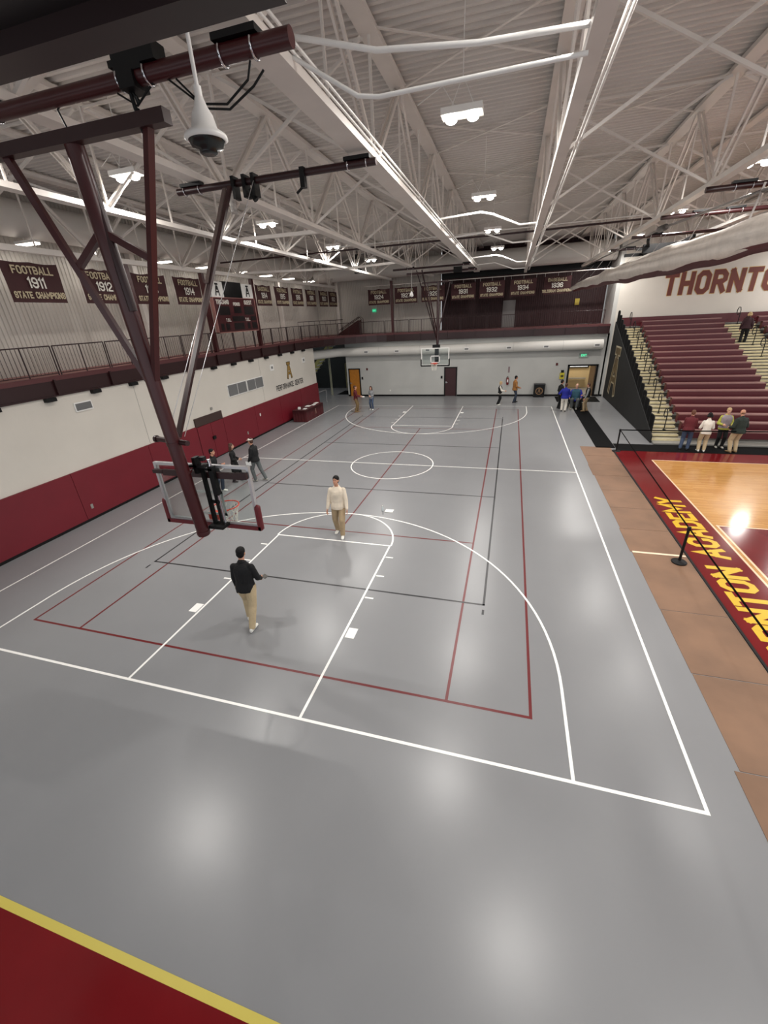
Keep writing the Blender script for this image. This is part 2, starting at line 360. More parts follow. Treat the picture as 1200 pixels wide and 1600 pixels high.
# corridor behind the left corner
m = MB().box(-14, -13.8, 25, 34, 0, 4.2); m.box(-14, -8, 33.8, 34, 0, 4.2); m.box(-14, -9.35, 25.0, 25.2, 0, 4.2)
m.build('wall_corridor', DARKROOM, kind='structure')
m = MB().box(-9.9, -8.5, 33.72, 33.8, 0, 2.15); d = m.build('door_4', SLATE, kind='structure')
m = MB().box(-10.0, -9.9, 33.68, 33.8, 0, 2.25); m.box(-8.5, -8.4, 33.68, 33.8, 0, 2.25); m.box(-10, -8.4, 33.68, 33.8, 2.15, 2.25)
m.build('door_frame', mat('dull_yellow_frame', (150, 144, 100), .5), d)
# upper walls
def corrugated(name, m_, axis, c0, a0, a1, z0, z1, p=.15, dep=.035, sgn=1, kind='structure', label=None):
    mb = MB(); n = int((a1-a0)/p); pr = []
    for i in range(n+1):
        a = a0+i*p
        for da, dd in ((0, 0), (.35*p, 0), (.45*p, 1), (.85*p, 1), (.95*p, 0)):
            if a+da <= a1: pr.append((a+da, c0+sgn*dep*dd))
    vs = []
    for a, c in pr:
        for z in (z0, z1): vs.append((c, a, z) if axis == 'x' else (a, c, z))
    mb.add(vs, [(2*i, 2*i+2, 2*i+3, 2*i+1) for i in range(len(pr)-1)])
    return mb.build(name, m_, kind=kind)
corrugated('wall_left_upper', CORR, 'x', -11.6, -9, 34.0, 4.7, 10.3)
corrugated('wall_far_upper_left', CORR, 'y', 32.5, -11.6, -.85, 4.7, 10.3, sgn=-1)
corrugated('wall_far_upper_right', CORR_M, 'y', 32.5, -.85, 11.05, 4.7, 10.3, sgn=-1)
MB().box(-.85, 11.05, 32.35, 32.46, 8.35, 9.0).build('shade_strip_1', BLACK, kind='structure')  # black strip paints in the shade between the wall top and the duct
m = MB().box(-11.62, -11.4, -9, 34, 8.95, 9.0)
# roof deck, ribs running across the hall
DZ = 10.3
mb = MB(); pr = []; p = .2
for i in range(int(43/p)):
    y = -9+i*p
    pr += [(y, 0), (y+.07, 0), (y+.095, .06), (y+.175, .06)]
vs = []
for y, z in pr: vs += [(-12, y, DZ+z), (27, y, DZ+z)]
mb.add(vs, [(2*i, 2*i+1, 2*i+3, 2*i+2) for i in range(len(pr)-1)])
mb.build('ceiling', DECK, kind='structure')
# ---------------- raised walkway (deck, fascia, kerb)
def arcpts():
    P = [(-9.05, -9), (-9.05, 22.6)]
    for t in range(1, 9):
        a = PI+ -t/9*PI/2; P.append((-4.6+4.45*math.cos(a), 22.6+6.6*math.sin(a)*1.0))
    P += [(-4.6, 29.2), (11.05, 29.2)]; return P
EDGE = arcpts()
def off(P, d):
    out = []
    for i, p in enumerate(P):
        a = Vector(P[max(i-1, 0)]); b = Vector(P[min(i+1, len(P)-1)]); t = (b-a).normalized(); out.append((p[0]-t.y*d, p[1]+t.x*d))
    return out
OUTER = [(-11.6, -9), (-11.6, 34), (11.05, 34)]
m = MB(); E2 = EDGE
for z, fl_ in ((4.74, 0), (4.22, 1)):
    pass
ring = [(x, y) for x, y in E2]+[(11.05, 32.5), (-11.6, 32.5), (-11.6, -9)]
m.add([(x, y, 4.72) for x, y in ring], [tuple(range(len(ring)))], 0)
m.add([(x, y, 4.5) for x, y in ring], [tuple(range(len(ring)))[::-1]], 1)
wk = m.build('walkway_deck', [mat('dusty_rose_track', (146, 96, 92), .6), DARKROOM], kind='structure')
def ribbon(P, z0, z1, m_, name, th=.1, parent=None, d0=0):
    a = off(P, d0); b = off(P, d0+th); mb = MB(); n = len(P)
    vs = [(x, y, z0) for x, y in a]+[(x, y, z1) for x, y in a]+[(x, y, z1) for x, y in b]+[(x, y, z0) for x, y in b]
    fs = []
    for i in range(n-1):
        for q in range(4): fs.append((q*n+i, q*n+i+1, ((q+1) % 4)*n+i+1, ((q+1) % 4)*n+i))
    mb.add(vs, fs); return mb.build(name, m_, parent)
ribbon(EDGE, 4.22, 4.7, STEEL_MD, 'walkway_beam', .12, wk)
ribbon(EDGE, 4.66, 4.8, mat('rosy_kerb', (84, 40, 42), .5), 'walkway_kerb', .1, wk, -.03)
ribbon(EDGE, 4.2, 4.24, STEEL_MD, 'beam_flange', .26, wk, -.07)
m = MB()
for i in range(20): y = -1+1.62*i; m.box(-9.14, -8.9, y, y+.32, 4.08, 4.2) if y < 24.6 else None
m.build('beam_bracket', BLACK, wk)
m = MB()
for i in range(14): y = -2.2+2.05*i; m.box(-9.04, -8.97, y-.03, y+.03, 4.22, 4.7) if y < 22.5 else None
for i in range(8): x = -4+2.05*i; m.box(x-.03, x+.03, 29.12, 29.2, 4.22, 4.7)
m.build('beam_stiffener', STEEL_MD, wk)
# railing in panels
RT, RB = 5.66, 4.86
rail = thing('walkway_railing', 'dark maroon steel guard railing along the raised walkway edge', 'railing', (-9.0, 5, 4.72))
def path_points(P, step):
    out = [Vector((*P[0], 0))]
    segs = [(Vector((*P[i], 0)), Vector((*P[i+1], 0))) for i in range(len(P)-1)]
    acc = 0; out = []
    tot = sum((b-a).length for a, b in segs); n = int(tot/step)
    for k in range(n+1):
        s = k*step
        for a, b in segs:
            l = (b-a).length
            if s <= l+1e-6: out.append(a.lerp(b, s/l)); break
            s -= l
    return out
RP = path_points(off(EDGE[1:] if False else EDGE, .06), .12)
per = 16
for s in range(0, len(RP)-per, per):
    if RP[s+per].y < -2.0: continue
    seg = RP[s:s+per+1]; mb = MB()
    a, b = seg[0], seg[-1]; ins = (b-a).normalized()*.04
    V = lambda p, z: Vector((p.x, p.y, z))
    pts = [V(p, RT) for p in seg]; pts[0] += ins; pts[-1] -= ins
    mb.tube(pts, .021, 6); mb.tube([p-Vector((0, 0, RT-RB)) for p in pts], .014, 5)
    for e, q in ((0, ins), (-1, -ins)): mb.tube([V(seg[e]+q, 4.72), V(seg[e]+q, RT)], .021, 6)
    md = seg[per//2]; mb.tube([V(md, 4.72), V(md, RT)], .02, 6)
    for p in seg[1:-1]: mb.tube([V(p, RB), V(p, RT)], .0075, 4, caps=False)
    mb.build('rail_panel', STEEL_MD, rail)
# second railing and ramp handrail on the far left corner of the walkway
m = MB()
for (x, y) in [(-11.0+.32*i, 27.2+.30*i) for i in range(9)]: m.tube([(x, y, 4.72), (x, y, 5.9)], .012, 5)
m.tube([(-11.0, 27.2, 5.9), (-8.3, 29.7, 5.9)], .025, 6); m.tube([(-11, 27.2, 4.85), (-8.3, 29.7, 4.85)], .015, 6)
m.build('corner_railing', STEEL_MD, label='maroon railing around the stair opening at the walkway corner', cat='railing')
m = MB()
for dy in (0, .5):
    m.beam((-9.3, 31.0+dy, 4.75), (-7.4, 31.0+dy, 5.75), .05, .14); m.tube([(-9.2, 31+dy, 5.1), (-7.4, 31+dy, 6.05), (-7.2, 31+dy, 5.9), (-7.2, 31+dy, 4.75)], .025, 6)
for i in range(6): m.box(-9.2+i*.3, -8.9+i*.3, 31.0, 31.5, 4.72, 4.86+i*.165)
m.build('walkway_stair', STEEL_M, label='small maroon stair with handrails rising on the walkway at the far left corner', cat='stairs')
# maroon columns on the walkway edge
def column(x, y, lab): MB().box(x-.09, x+.09, y-.09, y+.09, 4.74, 8.3).build('steel_column', STEEL_M, label=lab, cat='column')
column(-9.12, 10.15, 'maroon steel column on the left walkway edge between the second and third banners')
column(-9.12, 14.42, 'maroon steel column at the near edge of the scoreboard')
column(-9.12, 18.5, 'maroon steel column behind the far edge of the scoreboard')
column(-4.08, 29.28, 'maroon steel column on the far walkway between the 1924 and 1927 banners')
def pil(x, y, lab): MB().box(x-.12, x+.12, y-.12, y+.12, 4.72, 9.8).build('wall_pilaster', STEEL_W, label=lab, cat='column')
pil(-11.4, 25.6, 'white steel column against the left corrugated wall beside the far banners'); pil(-11.4, 12.9, 'white steel column against the left corrugated wall behind the 1914 banner'); pil(-9.6, 32.3, 'white steel column against the far corrugated wall in the corner')
# walkway doors
d = MB().box(3.9, 4.82, 32.38, 32.46, 4.72, 6.62).build('door_5', mat('grey_steel_door', (112, 108, 106), .5), kind='structure')
# ---------------- ducts
m = MB(); m.tube([(-10.9, 24.5, 3.55), (-8.6, 28.7, 3.55), (-8.2, 29.02, 3.54), (-7.6, 29.08, 3.53), (10.75, 29.08, 3.53)], .33, 20)
dct = m.build('round_duct', DUCT, label='long white round duct under the far walkway above the doors', cat='duct')
m = MB()
for x in (-5.2, -1.95, 1.55, 4.9, 8.2): m.tube([(x, 29.08, 3.53), (x+.02, 29.08, 3.53)], .338, 20)
m.build('duct_seam', mat('pale_seam', (186, 184, 180), .6), dct)
for x in (-6.2, -3.7, -1.3, 1.6, 4.6, 7.1, 10.35):
    a = MB().box(x-.19, x+.19, 28.71, 28.80, 3.42, 3.62).build('duct_vent', WHITEP, dct); MB().box(x-.14, x+.14, 28.70, 28.72, 3.47, 3.57).build('vent_slot', GRILLE, a)
for x in (-8.9,):
    MB().box(-9.05, -8.75, 27.6, 27.75, 3.5, 3.7).build('duct_vent', WHITEP, dct)
UD = MB().tube([(-10.7, -6, 9.35), (-10.7, 29.3, 9.35)], .52, 22).build('round_duct', DUCT, label='big pale round duct above the wall lights along the left wall', cat='duct')
MB().tube([(-10.6, 30.6, 9.2), (10.95, 30.6, 9.2)], .6, 22).build('round_duct', DUCT, label='big pale round duct high across the far wall above the banners', cat='duct')
# ---------------- lower wall fittings (left)
def grille(x, y0, y1, z0, z1, lab, n=2):
    t = MB().box(-9.05, -9.01, y0, y1, z0, z1).build('wall_vent', WHITEP, label=lab, cat='vent')
    w = (y1-y0-.04*(n+1))/n
    for i in range(n):
        a = y0+.04+i*(w+.04); b = MB()
        b.box(-9.012, -9.004, a, a+w, z0+.04, z1-.04)
        for k in range(9): zz = z0+.05+(z1-z0-.1)*k/9; b.box(-9.006, -8.998, a, a+w, zz, zz+.012)
        b.build('grille', GRILLE, t)
grille(0, 6.35, 7.0, 3.6, 3.9, 'small white single grille high on the near left wall', 1)
grille(0, 14.5, 16.2, 2.6, 3.22, 'white double grille on the left wall, nearer of the pair past the double door')
grille(0, 16.25, 17.9, 2.6, 3.22, 'white double grille on the left wall, farther of the pair toward the logo')
for y, lab in ((18.9, 'little white vent left of the wall logo'), (23.2, 'little white vent right of the wall logo')):
    t = MB().box(-9.05, -9.01, y, y+.42, 3.35, 3.7).build('wall_vent', WHITEP, label=lab, cat='vent'); MB().box(-9.015, -9.0, y+.12, y+.3, 3.46, 3.6).build('grille', GRILLE, t)
m = MB(); logo(m, (-9.04, 21.2, 2.62), (0, 1, 0), (0, 0, 1), 1.0, 0, 1)
m.build('wall_logo', [mat('old_gold_logo', (150, 118, 56), .6), mat('dark_logo_edge', (38, 28, 24), .6)], label='interlocked letters T and A logo above the words on the left wall', cat='logo')
m = MB(); text(m, 'PERFORMANCE CENTER', (-9.04, 21.15, 2.08), (0, 1.0, 0), (0, 0, 1), .34, t=.2, gap=.27, wscale=.78)
m.build('wall_lettering', mat('dark_wall_letters', (42, 38, 38), .6), label='dark words PERFORMANCE CENTER below the logo on the left wall', cat='lettering')
# wall pads and padded double door
py = [-8.9, -4.2, -.6, 2.1, 5.35, 8.7, 11.6]
for i in range(len(py)-1):
    if py[i+1] < 0: continue
    MB().box(-9.048, -8.98, py[i]+.008, py[i+1]-.008, .1, 1.78).build('wall_pad', PAD, label='%s maroon pad on the left wall counted from the near corner' % ['first', 'second', 'third', 'fourth', 'fifth', 'sixth'][i-1], cat='wall pad')
py = [13.6, 16.5, 19.4, 22.3, 25.2]
for i in range(4):
    MB().box(-9.048, -8.98, py[i]+.008, py[i+1]-.008, .1, 1.75).build('wall_pad', PAD, label='maroon wall pad past the padded double door, %s after it' % ['first', 'second', 'third', 'last'][i], cat='wall pad')
MB().box(-9.048, -8.975, 11.6, 13.6, 1.76, 2.14).build('transom_panel', mat('dark_brown_panel', (58, 40, 36), .5), label='dark brown panel above the padded double door on the left wall', cat='panel')
d = thing('door_2', None, None, (-9.0, 12.6, 0), kind='structure')
for a, b in ((11.63, 12.59), (12.61, 13.57)): MB().box(-9.04, -8.97, a, b, .06, 1.74).build('padded_leaf', PAD, d)
MB().box(-8.97, -8.9, 12.52, 12.72, .95, 1.1).build('door_handle', BLACK, d)
MB().box(-9.045, -8.99, 11.56, 11.63, 0, 1.76).build('door_jamb', PAD_TOP, d); MB().box(-9.045, -8.99, 13.57, 13.62, 0, 1.76).build('door_jamb', PAD_TOP, d)
for y, z, lab in ((16.9, 1.1, 'white switch plate in a slot of the maroon left wall pads'), (15.4, .42, 'dull outlet plate low in the maroon left wall pads'), (5.6, .4, 'small grey outlet plate low on the near left wall pads')):
    MB().box(-8.985, -8.97, y, y+.09, z, z+.16).build('wall_plate', WHITEP if z > 1 else GREYMET, label=lab, cat='wall plate')
MB().box(-9.05, -8.99, 12.9, 13.02, 2.3, 2.42).build('door_sensor', GREYMET, label='tiny grey sensor above the dark panel of the padded double door', cat='sensor')
# ---------------- far wall fittings
def door(n, x0, x1, zt, m_, hx):
    d = MB().box(x0+.09, x1-.09, FARY-.04, FARY+.0, .02, zt-.08).build('door_%d' % n, m_, kind='structure')
    f = MB(); f.box(x0, x0+.09, FARY-.06, FARY, 0, zt); f.box(x1-.09, x1, FARY-.06, FARY, 0, zt); f.box(x0, x1, FARY-.06, FARY, zt-.08, zt)
    f.build('door_frame', BLACK, d); h = MB(); h.box(hx-.03, hx+.03, FARY-.1, FARY-.04, 1.0, 1.12); h.tube([(hx, FARY-.1, 1.06), (hx+.12*(1 if hx < (x0+x1)/2 else -1), FARY-.1, 1.06)], .014, 6)
    h.build('door_handle', SILVER, d); return d
door(1, -8.08, -7.06, 2.22, WOODD, -7.95+.02); door(3, -.12, .88, 2.2, DOORM, .04)
d = MB(); d.box(8.78, 8.9, FARY-.07, FARY+.25, 0, 2.2); d.box(10.66, 10.78, FARY-.07, FARY+.25, 0, 2.2); d.box(8.78, 10.78, FARY-.07, FARY+.25, 2.1, 2.2)
d = d.build('door_6', BLACK, kind='structure')
MB().beam((10.62, FARY+.05, 1.05), (10.42, FARY+.85, 1.05), .05, 2.08).build('open_leaf', mat('brown_door_leaf', (120, 98, 76), .5), d)
m = MB().box(8.3, 11.05, 33.3, 33.4, 0, 4.2); m.box(8.3, 8.4, FARY+.25, 33.4, 0, 4.2)
m.build('wall_lobby', BEIGE, kind='structure')
t = MB().box(9.3, 10.75, 33.15, 33.3, 1.55, 2.5).build('lobby_screen', BLACK, label='wide dark framed screen with white picture seen through the open doorway', cat='screen')
MB().box(9.38, 10.67, 33.14, 33.155, 1.62, 2.44).build('picture', mat('screen_picture', (220, 222, 224), .5, emit=((220, 224, 228), .8), noise=(2.2, .5)), t)
MB().box(9.0, 10.6, 32.8, 33.2, .75, .8).build('lobby_counter', GREYMET, label='long grey counter edge inside the room beyond the open doorway', cat='counter')
L = bpy.data.lights.new('lobby_lamp', 'AREA'); L.energy = 60; L.size = 1.2; L.color = (1, .9, .75); lo = bpy.data.objects.new('lobby_lamp', L); COL.objects.link(lo); lo.location = (9.8, 31.6, 3.6)
tag(lo, 'ceiling lamp of the room beyond the open doorway', 'lamp')
def plate(name, x, z, w, hh, m_, lab, cat, dpt=.05): return MB().box(x-w/2, x+w/2, FARY-dpt, FARY, z-hh/2, z+hh/2).build(name, m_, label=lab, cat=cat)
ALR = mat('dark_red_alarm', (84, 22, 20), .5)
plate('fire_alarm', -6.45, 2.15, .13, .16, ALR, 'small dark red alarm on the far wall right of the amber door', 'alarm'); plate('fire_alarm', 8.02, 2.25, .14, .17, ALR, 'small dark red alarm on the far wall left of the open doorway', 'alarm')
plate('card_reader', -6.9, 1.45, .12, .2, BLACK, 'black wall box beside the amber door', 'wall box'); plate('card_reader', -.32, 1.45, .13, .18, BLACK, 'black wall box left of the dark maroon door', 'wall box')
plate('wall_outlet', -4.55, .45, .1, .12, WHITEP, 'small white outlet on the far wall between the two single doors', 'outlet', .02)
plate('wall_sign', 4.72, 1.93, .12, .42, mat('mauve_sign', (140, 120, 122), .6), 'narrow mauve sign above the fire extinguisher', 'sign', .02)
e = thing('fire_extinguisher', 'dark red fire extinguisher hanging on the far wall behind the two standing people', 'fire extinguisher', (4.68, 29.4, .9))
MB().lathe((4.68, 29.38, .85), [(.03, 0), (.085, .03), (.09, .1), (.09, .42), (.06, .5), (.03, .54)]).build('cylinder_body', mat('deep_red_enamel', (112, 18, 20), .35), e)
m = MB().box(4.65, 4.71, 29.35, 29.41, 1.38, 1.46); m.tube([(4.68, 29.38, 1.44), (4.6, 29.36, 1.4), (4.58, 29.36, 1.1)], .014, 6); m.build('valve_hose', BLACK, e); MB().box(4.63, 4.73, 29.28, 29.3, 1.05, 1.25).build('paper_tag', WHITEP, e)
a = plate('defibrillator_cabinet', 8.45, 1.45, .3, .42, mat('yellow_cabinet', (206, 192, 50), .4), 'yellow wall cabinet just left of the open doorway', 'cabinet', .16)
MB().box(8.36, 8.54, FARY-.165, FARY-.155, 1.36, 1.52).build('cabinet_window', mat('cabinet_glass', (90, 84, 40), .3), a); MB().box(8.36, 8.54, FARY-.12, FARY, 1.68, 1.84).build('alarm_box', BLACK, a)
e = plate('exit_sign', 9.72, 2.82, .62, .3, mat('grey_green_housing', (150, 164, 156), .4), 'glowing green exit sign on the far wall above the open doorway', 'exit sign', .08)
m = MB(); text(m, 'EXIT', (9.72, FARY-.085, 2.75), (1, 0, 0), (0, 0, 1), .15, t=.2); m.build('sign_lettering', GREENG, e)
e = MB().box(-6.62, -6.28, 32.36, 32.42, 6.33, 6.58).build('exit_sign', mat('green_housing', (40, 120, 90), .4, emit=((60, 180, 130), .5)), label='small green exit sign on the far corrugated wall beside the 1924 banner', cat='exit sign')
m = MB(); text(m, 'EXIT', (-6.45, 32.35, 6.40), (1, 0, 0), (0, 0, 1), .11, t=.2); m.build('sign_lettering', GREENG, e)
t = MB().box(6.6, 7.35, FARY-.55, FARY-.08, 0.02, .9).build('storage_bin', BLACK, label='black box bin with round gold emblem against the far wall', cat='bin')
m = MB(); n = 24
for k in range(n):
    a0, a1 = 2*PI*k/n, 2*PI*(k+1)/n; m.add([(6.97+r*math.cos(a_), FARY-.556, .45+r*math.sin(a_)) for r, a_ in ((.2, a0), (.26, a0), (.26, a1), (.2, a1))], [(0, 1, 2, 3)])
logo(m, (6.97, FARY-.555, .3), (1, 0, 0), (0, 0, 1), .32); m.build('emblem', mat('dull_gold_emblem', (126, 96, 66), .6), t)
MB().box(6.58, 7.37, FARY-.57, FARY-.06, .9, .94).build('bin_lid', mat('charcoal_lid', (30, 30, 34), .4), t)
for x, z, lab in ((9.0, 6.05, 'small yellow notice on the maroon upper wall'), ): MB().box(x, x+.3, 32.38, 32.44, z, z+.42).build('notice', mat('yellow_notice', (196, 176, 70), .6), label=lab, cat='notice')
# stair glimpsed in the corridor
st = thing('corridor_stair', 'dark stair with pale yellow stringer rising in the corridor beyond the left wall', 'stairs', (-11.2, 29.5, 0))
m = MB(); m.beam((-13.4, 30.2, .2), (-9.9, 30.2, 4.1), .06, .25); m.beam((-13.4, 31.2, .2), (-9.9, 31.2, 4.1), .06, .25); m.build('stringer', mat('pale_yellow_stringer', (176, 170, 108), .5), st)
m = MB()
for i in range(13): m.box(-13.3+i*.27, -13.0+i*.27, 30.2, 31.2, .28+i*.3, .33+i*.3)
m.build('stair_treads', GREYMET, st)
for x in (-10.0, -9.9): MB().tube([(x, 30.0, 0), (x, 30.0, 4.2)], .04, 8).build('post', mat('pale_post', (150, 150, 128), .5), st)
MB().tube([(-9.25, 25.6, 0), (-9.25, 25.6, .95), (-9.15, 26.9, .95), (-9.15, 26.9, 0)], .025, 8).build('corridor_handrail', SILVER, label='short silver handrail just past the end of the left wall', cat='handrail')
# ================================================================== ROOF STEEL
NY = [.85+4.1*k for k in range(-2, 8)]
def truss(x, z, top, w, h, lab, y1=29.4, y0=-8.8, par=True, conduit=False, web=.07):
    t = thing('roof_truss', lab, 'truss', (x, 4.95, z))
    MB().beam((x, y0, z), (x, y1, z), w, h).build('bottom_chord', STEEL_W, t)
    m = MB(); m.beam((x, y0, top), (x, 32.3, top), .3, .09); m.beam((x, y0, top+.06), (x, 32.3, top+.06), .06, .12); m.build('top_chord', STEEL_W, t)
    m = MB()
    for k, y in enumerate(NY):
        if y > y1+.2: continue
        y = min(y, y1)
        for dy in (-2.05, 2.05):
            if y+dy > 32: continue
            for ox in (-.05, .05): m.beam((x+ox, y, z), (x+ox, y+dy, top), web*.55, web)
        m.beam((x, y+.06, z), (x, y+.06, top), .045, .045)
        if y+2.05 < y1: m.beam((x, y+2.05, z), (x, y+2.05, top), .035, .035)
    m.build('web_members', STEEL_W, t)
    if conduit:
        m = MB()
        for dx, dz in ((.2, .07), (.255, .1)): m.tube([(x+dx, y0, z+dz), (x+dx, y1, z+dz)], .018, 6)
        m.build('conduit', WHITEP, t)
    return t
TR = []
TX = [(-9.1, 8.25, .16, .16, 'white roof truss along the left walkway edge, carrying the row of banners', False),
      (-4.1, 8.4, .24, .1, 'white roof truss left of the goal, ending on the column beside the 1924 banner', False),
      (-1.0, 8.4, .26, .1, 'white roof truss over the middle of the gym behind the two dangling goal braces', False),
      (2.1, 8.46, .35, .1, 'white roof truss with twin conduits carrying the right ends of the maroon pipes', True),
      (5.27, 8.22, .17, .12, 'white roof truss nearly overhead at the camera, right of the twin lamps', True),
      (8.8, 8.3, .2, .1, 'white roof truss above the rolled divider curtain', False),
      (12.2, 8.5, .22, .1, 'white roof truss over the maple court near the wall with big letters', False),
      (15.6, 8.5, .22, .1, 'white roof truss at the far right over the bleachers', False)]
for x, z, w, hh, lab, cdt in TX: TR.append(truss(x, z, 10.2, w, hh, lab, conduit=cdt, y1=29.0 if x > -9 else 30.6))
# cross braces, welded to the truss on their left
for i in range(len(TX)-1):
    x0, z0 = TX[i][:2]; x1, z1 = TX[i+1][:2]
    for k, y in enumerate(NY):
        if y < 0 or y > 29.2: continue
        if i != 3:
            m = MB(); m.beam((x0, y, z0), (x1-.12, y, 10.12), .05, .05); m.beam((x0+.12, y, 10.1), (x1-.1, y, 10.1), .04, .04); m.build('cross_brace', STEEL_W, TR[i])
            MB().beam((x1, y+.06, z1), (x0+.12, y+.06, 10.12), .05, .05).build('cross_brace', STEEL_W, TR[i+1])
        if i in (3, 4) and y+2.05 < 30:
            m = MB(); m.beam((x0+.1, y, 10.2), (x1-.1, y+2.05, 10.2), .05, .02); m.beam((x1-.1, y, 10.17), (x0+.1, y+2.05, 10.17), .05, .02); m.build('deck_brace', STEEL_W, TR[i])
for i, (x, lab) in enumerate(((-6.7, 'white roof beam under the deck between the banner truss and the goal truss'), (.5, 'white roof beam under the deck above the near goal'), (10.5, 'white roof beam under the deck over the maple court'))):
    m = MB(); m.beam((x, -8.8, 10.2), (x, 32.3, 10.2), .22, .07); m.beam((x, -8.8, 10.25), (x, 32.3, 10.25), .05, .1); m.build('roof_beam', STEEL_W, label=lab, cat='beam')
# struts tying chord to chord
for a, b, lab in (((-4.1, 9.9, 8.45), (-1.0, 10.05, 8.45), 'bright white strut between two truss chords behind the second maroon pipe'), ((-9.1, 18.0, 8.4), (-4.1, 20.0, 8.42), 'long white strut between truss chords near the hanging black camera, left part'), ((-4.1, 20.2, 8.42), (-1.0, 19.4, 8.42), 'long white strut between truss chords near the hanging black camera, right part')):
    MB().beam(a, b, .1, .1).build('tie_strut', STEEL_W, label=lab, cat='strut')
def pipe(pts, r, m_, lab, cat='pipe', name='ceiling_pipe'): return MB().tube(pts, r, 8, 0).build(name, m_, label=lab, cat=cat)
pipe([(-9.2, 16.2, 8.72), (5.3, 16.2, 8.72), (8.8, 16.2, 8.75), (16, 16.2, 8.75)], .035, STEEL_MD, 'thin maroon sprinkler pipe crossing the whole ceiling')
pipe([(-3.0, 15.6, 8.78), (16, 15.6, 8.80)], .02, WHITEP, 'thin white conduit crossing the ceiling beside the maroon pipe')
pipe([(1.9, 1.45, 8.66), (2.3, 1.45, 8.64), (3.2, 1.47, 8.40), (4.2, 1.5, 8.30), (5.2, 1.5, 8.26)], .027, WHITEP, 'thicker sagging white conduit near the camera between two trusses', name='ceiling_conduit')
pipe([(1.95, 1.5, 8.58), (2.2, 1.5, 8.55), (2.97, 1.5, 8.10), (3.2, 1.5, 8.06), (5.2, 1.5, 8.07)], .022, WHITEP, 'thinner bent white conduit near the camera between two trusses', name='ceiling_conduit')
for y, wh in ((11.3, 'middle'), (22.6, 'far')):
    pipe([(2.1, y, 8.62), (3.55, y, 8.68), (3.9, y, 8.6), (4.7, y, 8.26), (5.3, y, 8.26)], .03, WHITEP, 'upper bent white conduit spanning two trusses in the %s bay' % wh, name='ceiling_conduit')
    pipe([(2.1, y+3.2, 8.55), (3.4, y+3.2, 8.6), (4.5, y+3.2, 8.2), (5.3, y+3.2, 8.2)], .028, WHITEP, 'lower bent white conduit spanning two trusses in the %s bay' % wh, name='ceiling_conduit')
# ================================================================== LIGHTS
def highbay(x, y, z, lab, lit=True):
    t = thing('high_bay_light', lab, 'light', (x, y, z), 'high bay lights under the roof')
    m = MB().box(x-.34, x+.34, y-.16, y+.16, z, z+.09); m.build('housing', WHITEP, t)
    for sx in (-.18, .18): MB().lathe((x+sx, y, z-.09), [(.05, 0), (.09, .025), (.1, .06), (.1, .089)], 16).build('lamp_lens', LAMP, t)
    m = MB(); m.tube([(x-.2, y, z+.09), (x, y, z+.5), (x+.2, y, z+.09)], .008, 5); m.tube([(x, y, z+.5), (x, y, 10.3)], .008, 5); m.tube([(x-.1, y, z+.09), (x-.35, y+.1, z+.45), (x-.8, y+.2, z+.3)], .008, 5); m.build('hanger_cable', WHITEP, t)
    for sx in (-.18, .18):
        ld = bpy.data.lights.new('bay_glow', 'AREA'); ld.shape = 'DISK'; ld.size = .17; ld.energy = BAY_W/2; ld.color = (1, .965, .92); ld.spread = PI
        lo = bpy.data.objects.new('bay_glow', ld); COL.objects.link(lo); lo.parent = t; lo.location = (sx, 0, -.1)
rows = ((-3.4, 'left row'), (3.65, 'middle row'), (10.2, 'row over the maple court'), (21.5, 'row far right'))
ordn = ['almost above the camera', 'nearest in front of the camera', 'second from the camera', 'third from the camera', 'fourth from the camera', 'farthest from the camera']
for x, rn in rows:
    for k in range(6):
        y = -.7+5.75*k
        if y > 29 or (k == 5 and x < 9): continue
        lx, ly = ((-3.6, 1.45) if x < 0 else (5.75, 1.1)) if k == 0 and x < 9 else (x, y)  # unseen first lamps of two rows, shifted to throw reflections on the floor
        highbay(lx, ly, 8.95, 'twin high bay light, %s, %s' % (rn, ordn[k]))
for i, y in enumerate((7.9, 10.35, 13.8, 16.6, 19.8, 22.6, 25.6, 28.9)):
    t = thing('tube_light', 'white tube light beside the left wall duct, %s from the camera end' % ['first', 'second', 'third', 'fourth', 'fifth', 'sixth', 'seventh', 'eighth'][i], 'light', (-10.5, y, 8.68), 'tube lights along the left walkway')
    MB().box(-10.95, -10.05, y-.1, y+.1, 8.66, 8.74).build('housing', WHITEP, t); MB().box(-10.93, -10.07, y-.08, y+.08, 8.61, 8.655).build('tube', TUBE, t)
    MB().tube([(-10.6, y, 8.74), (-10.6, y, 8.84)], .008, 5).build('hanger', WHITEP, t)
    ld = bpy.data.lights.new('tube_glow', 'AREA'); ld.shape = 'RECTANGLE'; ld.size = .86; ld.size_y = .16; ld.energy = TUBE_W; ld.color = (1, .95, .9)
    lo = bpy.data.objects.new('tube_glow', ld); COL.objects.link(lo); lo.parent = t; lo.location = (0, 0, -.09)
